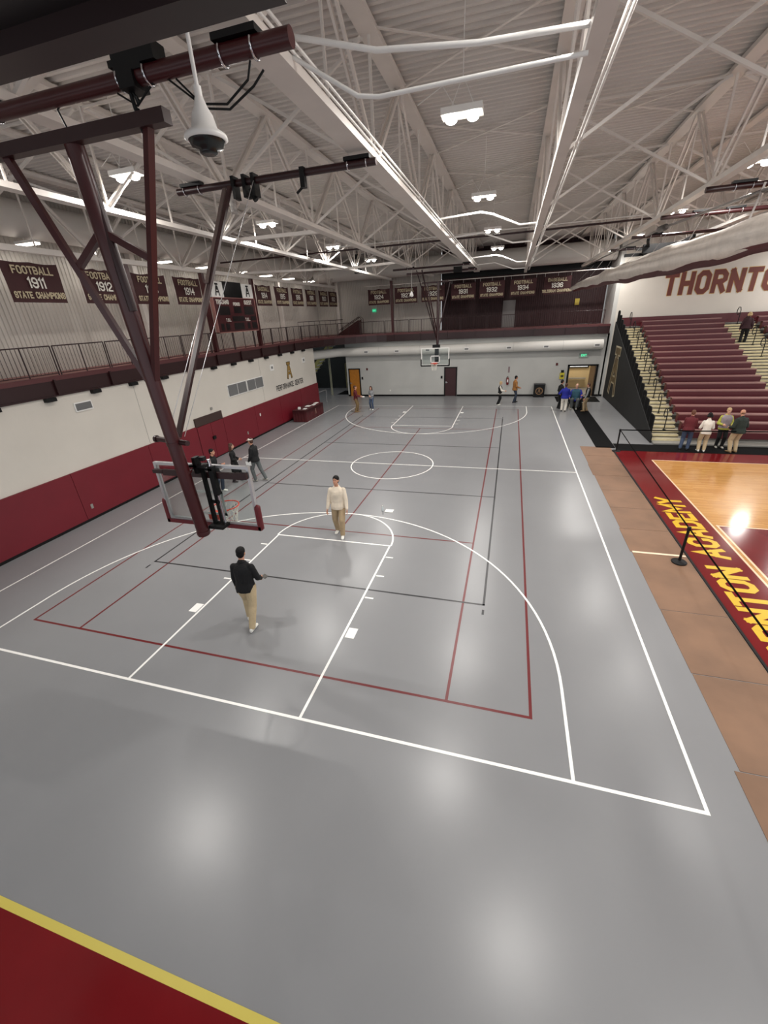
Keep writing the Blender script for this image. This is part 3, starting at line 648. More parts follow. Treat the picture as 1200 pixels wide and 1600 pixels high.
# ================================================================== BANNERS
def banner(org, right, w, hh, sport, year, low, lab, wrinkle, year_m=1):
    right = Vector(right); up = Vector((0, 0, 1)); n = right.cross(up).normalized(); org = Vector(org)
    m = MB(); nx, nz = 14, 8; vs = []; random.seed(hash(year) % 97 if False else int(year)+wrinkle)
    ph = random.uniform(0, 6)
    D = lambda a, b: .016*math.sin(a*9+ph+b*2)*(.4+b)+.01*math.sin(a*23+b*5)
    for j in range(nz+1):
        for i in range(nx+1):
            a, b = i/nx, j/nz; sag = -.05*(b**3)*abs(math.sin(a*PI*(2+wrinkle % 2)))*(.5+.5*(wrinkle % 3 > 0))
            vs.append(org+right*(a-.5)*w+up*(b*hh+sag)+n*D(a, b))
    fs = [(j*(nx+1)+i, j*(nx+1)+i+1, (j+1)*(nx+1)+i+1, (j+1)*(nx+1)+i) for j in range(nz) for i in range(nx)]
    m.add(vs, fs, 0, True)
    b = m.build('championship_banner', BANNER, label=lab, cat='banner', group='championship banners')
    t = MB(); text(t, sport, org+up*hh*.70+n*.045, right, up, hh*.2, t=.22, mi=0, gap=.3, wscale=1.0); text(t, low, org+up*hh*.1+n*.045, right, up, hh*.17, t=.24, mi=0, gap=.24, wscale=.84); t.build('gold_lettering', GOLD, b)
    t = MB(); text(t, year, org+up*hh*.36+n*.045, right, up, hh*.27, t=.2, mi=0, gap=.3); t.build('year_numerals', PRINT_W, b)
    for s in (-.48, 0, .48): MB().tube([org+right*w*s+up*hh, org+right*w*s+up*(hh+.22)], .006, 4).build('hanging_cord', WHITEP, b)
LB = [(6.62, 'FOOTBALL', '1911'), (8.98, 'FOOTBALL', '1912'), (11.15, 'FOOTBALL', '1913'), (13.32, 'FOOTBALL', '1914')]
FB = [(19.6, 'BASEBALL', '1914'), (21.75, 'FOOTBALL', '1915'), (23.85, 'FOOTBALL', '1916'), (25.95, 'FOOTBALL', '1918'), (28.15, 'BASEBALL', '1920'), (30.0, 'FOOTBALL', '1922')]
for i, (y, s, yr) in enumerate(LB+FB): banner((-9.1, y, 6.87), (0, 1, 0), 1.68, 1.06, s, yr, 'STATE CHAMPIONS', ('dark maroon football %s state champions banner over the left walkway' % yr) if i < 4 else 'small dark maroon champions banner on the left, %s past the scoreboard' % ['first', 'second', 'third', 'fourth', 'fifth', 'sixth'][i-4], i)
RBN = [(-5.08, 'FOOTBALL', '1924'), (-3.0, 'FOOTBALL', '1927'), (-1.0, 'FOOTBALL', '1929'), (1.17, 'FOOTBALL', '1931'), (3.15, 'FOOTBALL', '1932'), (5.22, 'FOOTBALL', '1934'), (7.4, 'BASEBALL', '1936')]
for i, (x, s, yr) in enumerate(RBN): banner((x, 29.3, 6.78), (1, 0, 0), 1.7, 1.06, s, yr, 'STATE CHAMPIONS' if yr != '1936' else 'TELEGRAM CHAMPIONS', ('dark maroon %s %s champions banner hanging over the far walkway' % (s.lower(), yr)) if yr != '1929' else 'dark maroon banner on the far side partly hidden by the far goal mast', i+20)
pipe([(-6.2, 29.3, 8.05), (10.9, 29.3, 8.05)], .025, STEEL_W, 'thin white rod the far row of banners hangs from')
# ================================================================== SCOREBOARD
sb = thing('scoreboard', 'maroon scoreboard with white logo panels on top above the left walkway', 'scoreboard', (-9.0, 16.45, 5.67))
X0 = -8.93
MB().box(X0-.14, X0, 14.68, 18.2, 5.66, 7.18).build('score_panel', mat('scoreboard_maroon', (64, 12, 18), .5), sb)
MB().box(X0-.14, X0-.01, 14.68, 15.6, 7.2, 7.86).build('logo_panel', WHITEP, sb); MB().box(X0-.14, X0-.01, 17.2, 18.2, 7.2, 7.86).build('logo_panel', WHITEP, sb)
MB().box(X0-.14, X0-.01, 15.62, 17.18, 7.2, 7.9).build('video_panel', mat('dark_glass', (10, 10, 12), .25), sb)
m = MB(); logo(m, (X0, 15.12, 7.25), (0, 1, 0), (0, 0, 1), .55); logo(m, (X0, 17.7, 7.25), (0, 1, 0), (0, 0, 1), .55); m.build('panel_logo', mat('logo_black', (24, 20, 20), .6), sb)
m = MB(); F = lambda s, y, z, hh: text(m, s, (X0+.006, y, z), (0, 1, 0), (0, 0, 1), hh, t=.22)
F('TROJANS', 15.35, 6.9, .2); F('GUEST', 17.55, 6.9, .2); F('PERIOD', 16.5, 6.84, .15); F('T.O.L.', 15.6, 6.12, .15); F('T.O.L.', 17.3, 6.12, .15); m.build('score_lettering', PRINT_W, sb)
m = MB()
for y0, y1, z0, z1 in ((14.95, 15.85, 6.42, 6.82), (17.1, 18.0, 6.42, 6.82), (16.2, 16.85, 6.5, 6.8), (15.95, 17.0, 6.12, 6.36), (14.9, 15.15, 5.74, 6.05), (15.3, 15.6, 5.74, 6.05), (16.0, 16.9, 5.74, 6.05), (17.2, 17.45, 5.74, 6.05), (17.65, 18.1, 5.74, 6.05), (17.6, 18.1, 6.14, 6.34)):
    m.box(X0, X0+.006, y0, y1, z0, z1)
m.build('digit_window', mat('digit_black', (18, 8, 10), .4), sb); m = MB(); m.box(X0-.16, X0+.01, 14.64, 14.68, 5.62, 7.2); m.box(X0-.16, X0+.01, 18.2, 18.24, 5.62, 7.2); m.box(X0-.16, X0+.01, 14.64, 18.24, 5.62, 5.66); m.box(X0-.16, X0+.01, 14.64, 18.24, 7.18, 7.2); m.build('board_frame', mat('pale_rose_frame', (168, 120, 112), .5), sb)
# ================================================================== GOALS
def net(mb, c, r, sgn, hh=.42):
    N = 12
    def P(k, j): rr = r*(1-.42*(j/4)**.7); a = 2*PI*(k+.5*(j % 2))/N; return Vector((c[0]+rr*math.cos(a), c[1]+rr*math.sin(a), c[2]-hh*j/4))
    for j in range(4):
        for k in range(N):
            o = 0 if j % 2 == 0 else 1
            mb.tube([P(k, j), P(k+o, j+1)], .0045, 4, caps=False); mb.tube([P(k, j), P(k-1+o, j+1)], .0045, 4, caps=False)
def board(t, y, s, pad_m, frame_m, sq=True):    # s=+1 when play side is +y
    z0, z1 = 2.9, 3.97; w = .915
    MB().box(-w+.03, w-.03, y-.006, y+.006, z0+.03, z1-.03).build('backboard_glass', GLASS, t)
    m = MB(); e = .045
    m.box(-w, w, y-.03, y+.03, z1-e, z1); m.box(-w, w, y-.03, y+.03, z0, z0+e); m.box(-w, -w+e, y-.03, y+.03, z0+e, z1-e); m.box(w-e, w, y-.03, y+.03, z0+e, z1-e); m.build('backboard_frame', frame_m, t)
    m = MB(); r = .042
    m.box(-w-.03, w+.03, y-.05, y+.05, z0-.05, z0+.02); m.box(-w-.035, -w+.02, y-.05, y+.05, z0-.05, z0+.36); m.box(w-.02, w+.035, y-.05, y+.05, z0-.05, z0+.36)
    for sx in (-1, 1): m.cap((sx*(w+.01), y, z0), (sx*(w+.01), y, z0+.36), .05, .05); 
    m.cap((-w, y, z0-.02), (w, y, z0-.02), .05, .05); m.build('edge_padding', pad_m, t)
    ys = y+s*.0075; m = MB(); q = .05
    for a in ((-.305, .305, 3.05, 3.05+q), (-.305, .305, 3.5-q, 3.5), (-.305, -.305+q, 3.05, 3.5), (.305-q, .305, 3.05, 3.5)): m.box(a[0], a[1], min(ys, ys+s*.002), max(ys, ys+s*.002), a[2], a[3])
    m.build('target_square', WHITEP, t)
    cy = y+s*(.15+.23); m = MB(); m.tube([(.2286*math.cos(2*PI*k/28), cy+.2286*math.sin(2*PI*k/28), 3.05) for k in range(28)], .011, 8, closed=True)
    m.box(-.1, .1, min(y+s*.03, y+s*.16), max(y+s*.03, y+s*.16), 3.0, 3.06); m.box(-.1, .1, min(y+s*.02, y+s*.035), max(y+s*.02, y+s*.035), 2.9, 3.06); m.tube([(-.13, y+s*.03, 3.04), (-.16, cy-s*.15, 3.04)], .009, 6); m.tube([(.13, y+s*.03, 3.04), (.16, cy-s*.15, 3.04)], .009, 6); m.build('rim', ORANGE, t)
    m = MB(); net(m, (0, cy, 3.04), .225, s); m.build('net', NETM, t)
gl = thing('basketball_goal', 'near ceiling-hung basketball goal seen from behind, maroon mast and glass board', 'basketball goal', (0, 1.22, 2.9), None)
board(gl, 1.22, 1, STEEL_M and mat('maroon_edge_pad', (98, 20, 28), .5), SILVER)
m = MB(); m.tube([(0.02, .9, 2.84), (0.02, .56, 7.86)], .098, 20); m.build('mast', STEEL_M, gl)
MB().tube([(.13, .62, 6.2), (.05, .6, 7.82)], .05, 12).build('inner_tube', STEEL_MD, gl)
m = MB(); m.tube([(.02, .9, 2.86), (.02, .9, 2.92)], .108, 20); m.tube([(.02, .86, 3.95), (.02, .858, 3.99)], .106, 20); m.tube([(.02, .795, 4.42), (.02, .79, 4.47)], .106, 20); m.build('mast_band', STEEL_M, gl)
m = MB(); m.beam((-1.2, .52, 7.87), (1.3, .52, 7.87), .12, .12); m.build('cross_bar', STEEL_MD, gl)
for s in (-1, 1):
    MB().beam((.05+s*1.0, .53, 7.84), (.02+s*.06, .72, 5.35), .075, .075).build('side_strut', STEEL_M, gl); xx = .05+s*.56
    MB().beam((xx, .62, 6.72), (.02, .60, 7.05), .06, .075).build('strut_tie', STEEL_M, gl)
m = MB(); m.tube([(-.42, .95, 4.45), (.28, .78, 4.45)], .04, 12); m.tube([(-.46, .95, 4.45), (-.42, .95, 4.45)], .055, 12); m.build('brace_pivot', STEEL_MD, gl)
m = MB(); m.beam((-.7, 1.15, 3.82), (.84, 1.15, 3.82), .05, .1); m.box(-.9, -.7, 1.12, 1.18, 3.8, 3.86); m.box(.7, .9, 1.12, 1.18, 3.78, 3.88); m.build('board_cross_brace', STEEL_MD, gl)
m = MB(); m.box(.14, .19, 1.04, 1.1, 2.93, 4.0); m.box(.27, .36, 1.06, 1.14, 3.5, 3.99); m.box(.14, .34, 1.06, 1.1, 3.92, 3.96); m.box(.14, .34, 1.06, 1.1, 3.36, 3.40); m.box(.27, .30, 1.06, 1.1, 3.0, 3.5); m.box(.1, .38, .95, 1.15, 2.93, 2.98); m.box(.02, .3, .96, 1.1, 4.0, 4.04); m.box(.1, .16, .96, 1.08, 3.9, 4.16); m.box(.2, .28, 1.0, 1.08, 4.1, 4.16); m.build('height_adjuster', BLACK, gl)
m = MB(); m.tube([(.33, 1.1, 2.95), (.33, 1.1, 3.5)], .022, 10); m.tube([(.33, 1.1, 2.91), (.33, 1.1, 2.95)], .03, 10); m.tube([(.3, 1.1, 3.99), (.3, 1.1, 4.1)], .03, 10); m.build('screw_jack', CHROME, gl)
br = MB(); br.beam((-.13, 3.7, 8.12), (.03, .9, 4.5), .07, .05); br.build('folding_brace', STEEL_MD, gl)
br = MB(); br.beam((-.24, 3.7, 8.1), (-.1, 2.5, 6.6), .06, .05); br.beam((-.1, 2.5, 6.6), (-.05, .95, 4.5), .03, .03); br.build('folding_brace', mat('dull_steel', (110, 96, 92), .35, metal=.5), gl)
MB().tube([(-.2, 3.7, 7.9), (-.18, .92, 4.5)], .006, 5).build('safety_cable', SILVER, gl)
MB().tube([(.35, 3.68, 8.15), (.1, .95, 4.5)], .005, 5).build('safety_cable', SILVER, gl)
def mpipe(x0, x1, y, z, r, lab, clamps, extra=None):
    t = thing('support_pipe', lab, 'pipe', (x0, y, z)); MB().tube([(x0, y, z), (x1, y, z)], r, 16).build('pipe', STEEL_M if r > .07 else STEEL_MD, t)
    for c in clamps:
        m = MB()
        for dx in (-.16, .16): m.tube([(c+dx, y+(r+.012)*math.cos(a), z+(r+.012)*math.sin(a)) for a in [PI*(-1.15+1.3*i/10) for i in range(11)]], .011, 6)
        m.build('u_bolt', CHROME, t); MB().box(c-.22, c+.22, y-r*1.1, y+r*1.1, z+r*.95, z+r*.95+.05).build('clamp_plate', BLACK, t)
    return t
p1 = mpipe(-4.4, 2.72, .5, 8.18, .072, 'thick maroon support pipe right above the near goal, its cut end in view', (2.2, 1.05, -1.0, -4.1))
m = MB(); m.box(.88, 1.2, .42, .6, 8.2, 8.36); m.box(1.2, 1.36, .42, .6, 8.24, 8.38); m.box(.92, 1.1, .4, .6, 8.08, 8.2); m.build('winch', BLACK, p1)
m = MB()
for k in range(9): m.tube([(.98+.02*math.sin(k*2), .5, 8.08-k*.03), (.98+.035*math.cos(k), .52, 8.02-k*.03)], .014, 6)
m.tube([(.95, .5, 8.1), (.96, .52, 7.9)], .02, 6); m.build('hoist_chain', BLACK, p1)
m = MB(); m.tube([(.8, .5, 8.1), (1.0, .5, 7.98), (1.3, .5, 8.15)], .01, 6); m.tube([(1.4, .5, 8.12), (1.7, .52, 7.9), (2.0, .5, 7.85), (2.25, .5, 7.98), (2.3, .5, 8.1)], .01, 6); m.tube([(1.5, .5, 8.1), (1.75, .52, 7.86), (2.02, .5, 7.81), (2.3, .5, 7.93), (2.42, .5, 8.02)], .01, 6); m.tube([(.05, .52, 7.9), (-.02, .52, 8.1), (.1, .5, 8.15)], .01, 6); m.build('black_cable', BLACK, p1)
p2 = mpipe(-1.42, 2.42, 4.0, 8.24, .055, 'maroon support pipe holding the near goal braces', (2.1, -1.1))
m = MB()
for x in (-.2, .02, .2): m.box(x-.03, x+.03, 3.9, 4.08, 8.0, 8.33)
m.tube([(.1, 3.95, 8.1), (.2, 3.95, 7.95)], .05, 8); m.box(1.1, 1.18, 3.9, 4.0, 8.02, 8.3); m.tube([(1.14, 3.95, 8.05), (1.0, 3.95, 7.96)], .02, 6); m.build('brace_hook', BLACK, p2)
MB().tube([(-.25, 3.95, 8.12), (-.27, 3.93, 7.95), (-.24, 3.9, 7.8)], .06, 10).build('cover_bag', mat('mottled_grey_bag', (170, 164, 158), .7, noise=(20, .3)), p2)
# far goal
g2 = thing('basketball_goal', 'far ceiling-hung basketball goal facing the camera before the far wall', 'basketball goal', (0, 24.38, 2.9))
board(g2, 24.38, -1, BLACK, WHITEP)
MB().tube([(.08, 24.75, 2.95), (.08, 25.05, 7.75)], .085, 14).build('mast', STEEL_MD, g2)
m = MB(); m.box(-.04, .2, 24.45, 24.7, 3.1, 4.15); m.box(-.2, .28, 24.5, 24.7, 3.95, 4.15); m.build('height_adjuster', BLACK, g2)
MB().beam((-.98, 25.05, 7.75), (.7, 25.05, 7.75), .09, .09).build('cross_bar', STEEL_MD, g2)
for s in (-1, 1): MB().beam((.08+s*.72, 25.04, 7.7), (.08+s*.05, 24.85, 4.9), .06, .06).build('side_strut', STEEL_MD, g2)
m = MB(); m.beam((-.35, 21.9, 8.2), (-.02, 24.8, 4.6), .06, .05); m.beam((-.65, 21.9, 8.2), (-.02, 24.8, 4.55), .04, .04); m.build('folding_brace', STEEL_MD, g2)
mpipe(-1.95, 2.4, 25.1, 8.3, .06, 'maroon support pipe above the far goal mast', (2.1,)); p = mpipe(-2.0, 2.3, 21.9, 8.3, .05, 'maroon support pipe holding the far goal braces', (2.1, -1.0))
m = MB(); m.box(1.0, 1.5, 25.0, 25.3, 8.2, 8.5); m.build('goal_winch', BLACK, label='black winch box on the pipe above the far goal', cat='winch')
MB().cap((-.95, 21.9, 7.0), (-.95, 21.9, 7.14), .1, .05).tube([(-.95, 21.9, 7.14), (-.95, 21.9, 8.27)], .008, 5).build('pendant_horn', WHITEP, label='small white hanging sensor left of the far goal braces', cat='sensor')
# maroon pipes and folded goals at the right
mpipe(8.6, 11.4, 8.75, 8.15, .06, 'nearest maroon pipe at the right edge above the divider curtain', (9.3, 10.3)); mpipe(8.6, 12.6, 11.95, 8.15, .055, 'second maroon pipe at the right above the divider curtain', (9.6, 10.4))
mpipe(8.8, 12.5, 16.3, 8.2, .05, 'third maroon pipe at the right, over the folded side goal', (9.6,)); mpipe(8.8, 12.0, 20.2, 8.2, .05, 'fourth maroon pipe at the right, over the folded side goal', (9.6,))
fg = thing('folded_goal', 'dark folded side goal tucked under the roof above the divider curtain', 'basketball goal', (10.0, 18.4, 7.8))
m = MB(); m.box(9.5, 10.9, 17.3, 17.5, 7.75, 8.05); m.beam((9.4, 16.4, 8.1), (10.4, 20.0, 7.7), .1, .1); m.beam((10.9, 16.4, 8.1), (10.4, 20.0, 7.7), .1, .1); m.beam((9.5, 18.5, 8.0), (11.0, 18.5, 8.0), .09, .09); m.beam((9.3, 19.6, 7.9), (10.8, 19.6, 7.9), .12, .12); m.build('folded_frame', BLACK, fg)
m = MB(); m.box(9.5, 11.0, 19.2, 20.2, 7.6, 7.66); m.build('board_frame', WHITEP, fg); MB().box(9.9, 10.5, 18.2, 19.0, 7.7, 8.1).build('winch', BLACK, fg)
# pendant camera, hanging black camera
PX, PY, PZ = 2.24, -.3, 7.33
t = thing('pendant_camera', 'white bell-shaped pendant device hanging on a white pole near the goal pipe', 'device', (PX, PY, PZ))
MB().tube([(PX, PY, PZ+.3), (PX, PY, 10.3)], [.016, .016], 10).build('pole', WHITEP, t); MB().tube([(PX, PY, PZ+.24), (PX, PY, PZ+.33)], .03, 10).build('pole_socket', WHITEP, t)
MB().lathe((PX, PY, PZ), [(.15, 0), (.168, .012), (.162, .035), (.10, .075), (.08, .16), (.05, .21), (.03, .27)], 28).build('bell_housing', WHITEP, t)
MB().lathe((PX, PY, PZ-.085), [(.03, 0), (.055, .0), (.07, .01), (.07, .03), (.12, .045), (.142, .085)], 28).build('dark_dome', mat('dark_green_glass', (22, 26, 26), .25), t)
t = thing('hanging_camera', 'small black camera on a short rod below the truss near the far left lights', 'camera', (-4.8, 24, 8.5)); MB().tube([(-4.8, 24, 8.7), (-4.8, 24, 9.7)], .03, 8).build('rod', BLACK, t)
m = MB(); m.box(-5.0, -4.6, 23.85, 24.15, 8.48, 8.72); m.box(-4.92, -4.68, 23.9, 24.1, 9.25, 9.5); m.build('camera_body', BLACK, t)
# dark overhead beam at the top left, close to the camera
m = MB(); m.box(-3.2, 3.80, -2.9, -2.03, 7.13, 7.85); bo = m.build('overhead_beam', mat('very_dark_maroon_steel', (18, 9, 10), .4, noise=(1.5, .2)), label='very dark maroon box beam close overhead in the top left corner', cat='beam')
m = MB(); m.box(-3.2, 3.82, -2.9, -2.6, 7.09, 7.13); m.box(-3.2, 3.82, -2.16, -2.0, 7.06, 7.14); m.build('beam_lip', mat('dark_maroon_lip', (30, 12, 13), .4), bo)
# ================================================================== DIVIDER CURTAIN
dc = thing('divider_curtain', 'rolled white mesh divider curtain with maroon lower edge slung above the court line', 'curtain', (9.2, 12, 7.1))
CP = []
def cx(y): return 9.38-(y-6)*.055
for i in range(60):
    f = i/59; y = 3.0+f*25.6; CP.append((cx(y), y, 0))
m = MB(); rings = []; random.seed(5)
for i, (x, y, _) in enumerate(CP):
    e = min(1, (59-i)/7)**.5; zc = 7.1+.02*math.sin(y*1.1)+.015*math.sin(y*2.7)-(.012*(y-20) if y > 20 else 0)
    hv = (float(np.interp(y, [3, 7, 12, 20, 28.6], [.27, .29, .345, .25, .14]))+.015*math.sin(y*1.7))*e; wv = (.2+.03*math.sin(y*2.3+1))*e
    rings.append(((x, y, zc), (wv, 0, 0), (0, 0, hv)))
vs = []; n = 22; fs = []
for k, (c, a, b) in enumerate(rings):
    for q in range(n):
        an = 2*PI*q/n; f = 1+.07*math.sin(q*3+k*.6)+.05*math.sin(q*5-k*.9)
        vs.append((c[0]+a[0]*math.cos(an)*f, c[1], c[2]+b[2]*math.sin(an)*f))
for k in range(len(rings)-1):
    for q in range(n): fs.append((k*n+q, k*n+(q+1) % n, (k+1)*n+(q+1) % n, (k+1)*n+q))
fs.append(tuple(range((len(rings)-1)*n, len(rings)*n))); m.add(vs, fs, 0, True); m.build('mesh_roll', mat('white_mesh_cloth', (228, 220, 211), .85, noise=(4, .08), bump=(30, .3)), dc)
m = MB(); prev = None
for k, (c, a, b) in enumerate(rings[:-3]):
    pass
vs = []; K = len(rings)-4
for c, a, b in rings[:K]: vs += [(c[0]-a[0]*.55, c[1], c[2]-b[2]*.8), (c[0]-a[0]*.25, c[1], c[2]-b[2]-.09), (c[0]+a[0]*.45, c[1], c[2]-b[2]-.06), (c[0]+a[0]*.7, c[1], c[2]-b[2]*.7)]
m.add(vs, [(4*i+j, 4*i+j+1, 4*i+j+5, 4*i+j+4) for i in range(K-1) for j in range(3)], 0, True); m.build('vinyl_hem', mat('maroon_vinyl', (84, 24, 26), .5), dc)
rp = [(9.75, 3.0, 7.55), (9.4, 7.8, 7.9), (9.35, 14.6, 8.22), (8.6, 28.3, 8.1)]
MB().tube(rp, .035, 10).build('lift_tube', mat('grey_steel_tube', (110, 106, 104), .35, metal=.4), dc); m = MB(); m.cap((9.36, 14.3, 8.2), (9.35, 14.9, 8.22), .1, .1); m.build('tube_motor', mat('dark_grey_motor', (70, 68, 68), .4), dc)
m = MB()
for y in (5, 8, 11, 14, 17, 20, 23, 26): m.beam((cx(y), y, 7.3), (9.4 if y < 20 else 9.0, y, 8.05), .04, .006)
m.build('lift_strap', mat('grey_strap', (150, 144, 140), .8), dc)
# ================================================================== WALL LETTERS AT RIGHT
m = MB()
for dy, fat_, mi_ in ((-.01, .055, 1), (-.02, 0, 0)): text(m, 'THORNTON', (13.92, FARY+dy, 6.27), (1.0, 0, 0), (0, 0, 1), 1.3, t=.27, mi=mi_, gap=.335, fat=fat_, ext=.12, wscale=.86, align='l')
m.build('wall_lettering', [mat('brown_maroon_letters', (104, 48, 38), .6), mat('gold_letter_edge', (200, 160, 96), .6)], label='big maroon word THORNTON with gold outline painted above the bleachers', cat='lettering')
# ================================================================== BLEACHERS
bt = thing('bleachers', 'tall maroon and cream telescopic bleachers at the right with black handrails', 'bleachers', (11.4, 17.6, 0))
NR, PIT, RIS = 18, .64, .255
XA0, XA1, XB0, XB1 = 11.42, 12.72, 17.05, 18.95
for i in range(NR):
    y = 17.6+PIT*i; z = .14+RIS*i
    m = MB(); m.box(XA0, 25, y, y+PIT+.02, max(0.02, z-.06), z); m.box(XA0, 25, y+.04, y+.06, max(0.0, z-RIS), z-.05, 1); m.build('row_deck', [GREYMET, mat('dark_gap_metal', (70, 66, 60), .6)], bt)
    for a, b in ((XA1, XB0), (XB1, 25)):
        m = MB(); m.box(a, b, y-.05, y-.02, z+.10, z+.40, 0); m.box(a, b, y-.055, y+.32, z+.37, z+.42, 1); m.box(a, a+.03, y-.02, y+.22, z+.0, z+.40, 0); m.box(b-.03, b, y-.02, y+.22, z, z+.4, 0); m.build('bench_row', [SEAT, SEATTOP], bt)
RISER = mat('dark_gap_metal', (70, 66, 60), .6)
for i in range(NR):
    y = 17.6+PIT*i; z = .14+RIS*i
    for a, b in ((XA0, XA1-.04), (XB0+.04, XB1-.04)):
        m = MB(); m.box(a, b, y-.03, y, z-.07, z+.014, 0); m.box(a, b, y, y+PIT-.3, z, z+.014, 1); m.box(a+.06, b-.06, y-.3, y-.03, z-.13, z-.115, 1); m.box(a+.06, b-.06, y-.32, y-.30, z-.20, z-.113, 0); m.box(a+.06, b-.06, y-.29, y-.28, z-.25, z-.13, 2)
        m.build('aisle_step', [DECKW, mat('grey_cream_tread', (176, 168, 146), .4), RISER], bt)
for q, xs in enumerate((12.1, 18.0)):
    for i in range(1, NR, 2):
        y = 17.6+PIT*i+.1; z = .14+RIS*i; m = MB()
        m.tube([(xs, y, z), (xs, y, z+.55), (xs, y+.02, z+.8), (xs, y+.14, z+.95), (xs, y+.36, z+.95), (xs, y+.46, z+.8), (xs, y+.44, z+.62), (xs, y+.26, z+.55), (xs, y+.06, z+.62)], .022, 8); m.tube([(xs, y-.02, z), (xs, y-.02, z+.03)], .08, 10); m.build('aisle_handrail', BLACK, bt)
MB().box(XA0, 25, 29.25, 29.3, 4.66, 5.12).build('back_panel', SEAT, bt); MB().box(XA0, 25, 28.9, 29.3, 4.6, 4.68).build('back_panel', SEAT, bt)
m = MB(); m.box(XA0, 25, 17.1, 17.6, .02, .08); m.build('front_step', GREYMET, bt)
# side curtain with logo and stepped guard rails
pl = [(11.34, 17.4, .02), (11.34, 29.28, .02), (11.34, 29.28, 4.9)]+[(11.34, 17.4, .35)]
MB().prism(pl, (.05, 0, 0)).build('side_curtain', mat('black_side_curtain', (13, 13, 13), .8, bump=(1.3, .6)), bt)
m = MB(); logo(m, (11.335, 27.0, .55), (0, -1, 0), (0, 0, 1), 2.9, 0, 1); m.build('curtain_logo', [mat('worn_gold_print', (92, 74, 40), .6, noise=(5, .6)), mat('pale_outline_print', (176, 166, 140), .6)], bt)
for i in range(NR):
    y = 17.6+PIT*i; z = .14+RIS*i; m = MB(); x = 11.38
    m.tube([(x, y+.03, z-.1), (x, y+.03, z+1.0), (x, y+.1, z+1.08), (x, y+PIT-.1, z+1.08), (x, y+PIT-.03, z+1.0), (x, y+PIT-.03, z-.1)], .02, 6)
    for k in range(1, 10): m.tube([(x, y+PIT*k/10, z), (x, y+PIT*k/10, z+1.07)], .012, 4)
    m.tube([(x, y+.03, z+.12), (x, y+PIT-.03, z+.12)], .012, 5); m.build('end_guard_rail', BLACK, bt)
# ================================================================== STANCHIONS
def stanchion(x, y, lab):
    t = thing('belt_stanchion', lab, 'stanchion', (x, y, .012))
    MB().lathe((x, y, .014), [(.17, 0), (.175, .012), (.16, .03), (.05, .045), (.03, .06)], 28).build('base', BLACK, t); MB().tube([(x, y, .06), (x, y, .95)], .032, 14).build('post', BLACK, t); MB().lathe((x, y, .92), [(.04, 0), (.043, .02), (.043, .09), (.036, .1)], 16).build('belt_head', BLACK, t)
stanchion(9.22, 6.4, 'black belt stanchion in the middle of the brown cover sheets'); stanchion(9.62, 15.85, 'black belt stanchion at the far corner of the wood court')
def belt(a, b, lab):
    a = Vector(a); b = Vector(b); m = MB(); N = 10
    for i in range(N):
        f0, f1 = i/N, (i+1)/N; p = a.lerp(b, f0); q = a.lerp(b, f1); p.z -= .05*4*f0*(1-f0)*.5; q.z -= .05*4*f1*(1-f1)*.5; m.beam(p, q, .004, .05)
    m.build('retractable_belt', BLACKF, label=lab, cat='belt')
belt((9.22, 6.4, .98), (9.62, 15.85, .98), 'black belt stretched between the two stanchions beside the wood court'); belt((9.62, 15.85, .98), (20, 16.35, .98), 'black belt running right from the far stanchion past four people'); belt((9.22, 6.4, .98), (9.0, -3.5, .98), 'black belt running from the middle stanchion toward the camera')
# ================================================================== TABLE
tb = thing('draped_table', 'table under a dark maroon cloth beside the far end of the left wall', 'table', (-8.1, 21.4, 0))
m = MB(); x0, x1, y0, y1 = -8.62, -7.66, 20.1, 22.85; per_ = []
for (a, b) in (((x0, y0), (x1, y0)), ((x1, y0), (x1, y1)), ((x1, y1), (x0, y1)), ((x0, y1), (x0, y0))):
    N = 24
    for i in range(N): per_.append((a[0]+(b[0]-a[0])*i/N, a[1]+(b[1]-a[1])*i/N))
n = len(per_); cxm, cym = (x0+x1)/2, (y0+y1)/2; vs = [(x, y, .75) for x, y in per_]
for j in (1, 2):
    for i, (x, y) in enumerate(per_): f = 1+.018*j*math.sin(i*1.3); vs.append((cxm+(x-cxm)*f, cym+(y-cym)*(1+.3*(f-1)), .75-.37*j))
m.add(vs, [(j*n+i, j*n+(i+1) % n, (j+1)*n+(i+1) % n, (j+1)*n+i) for j in range(2) for i in range(n)]+[tuple(range(n))], 0, True); m.build('table_cloth', cloth('dark_maroon_tablecloth', (74, 16, 22)), tb)
m = MB(); logo(m, (x1+.03, 21.5, .25), (0, 1, 0), (0, 0, 1), .36); m.build('cloth_logo', mat('cloth_logo_print', (140, 100, 90), .7), tb)
for x, y, z, a, b, lab, nm in ((-8.3, 20.5, .755, .14, .14, 'white cup box at the near left of the maroon table', 'paper_box'), (-7.95, 20.6, .755, .2, .3, 'white paper stack at the near right of the maroon table', 'paper_stack'), (-8.15, 21.5, .755, .3, .35, 'largest white paper pile in the middle of the maroon table', 'paper_stack'), (-7.95, 21.95, .755, .2, .35, 'low white paper pile right of the middle of the maroon table', 'paper_stack'), (-8.05, 22.55, .755, .22, .4, 'white paper pile at the far end of the maroon table', 'paper_stack')):
    MB().box(x-a/2, x+a/2, y-b/2, y+b/2, z, z+(.14 if nm == 'paper_box' else .03)).build(nm, PAPERW, label=lab, cat='paper')
t = thing('water_bottle', 'small clear water bottle standing on the floor left of a white paper', 'bottle', (.98, 8.02, 0)); MB().lathe((.95, 8.0, .004), [(.03, 0), (.033, .01), (.033, .13), (.013, .17), (.013, .19)], 14).build('bottle_body', mat('clear_bottle', (196, 204, 206), .15), t); MB().lathe((.95, 8.0, .192), [(.015, 0), (.015, .02)], 12).build('bottle_cap', WHITEP, t)
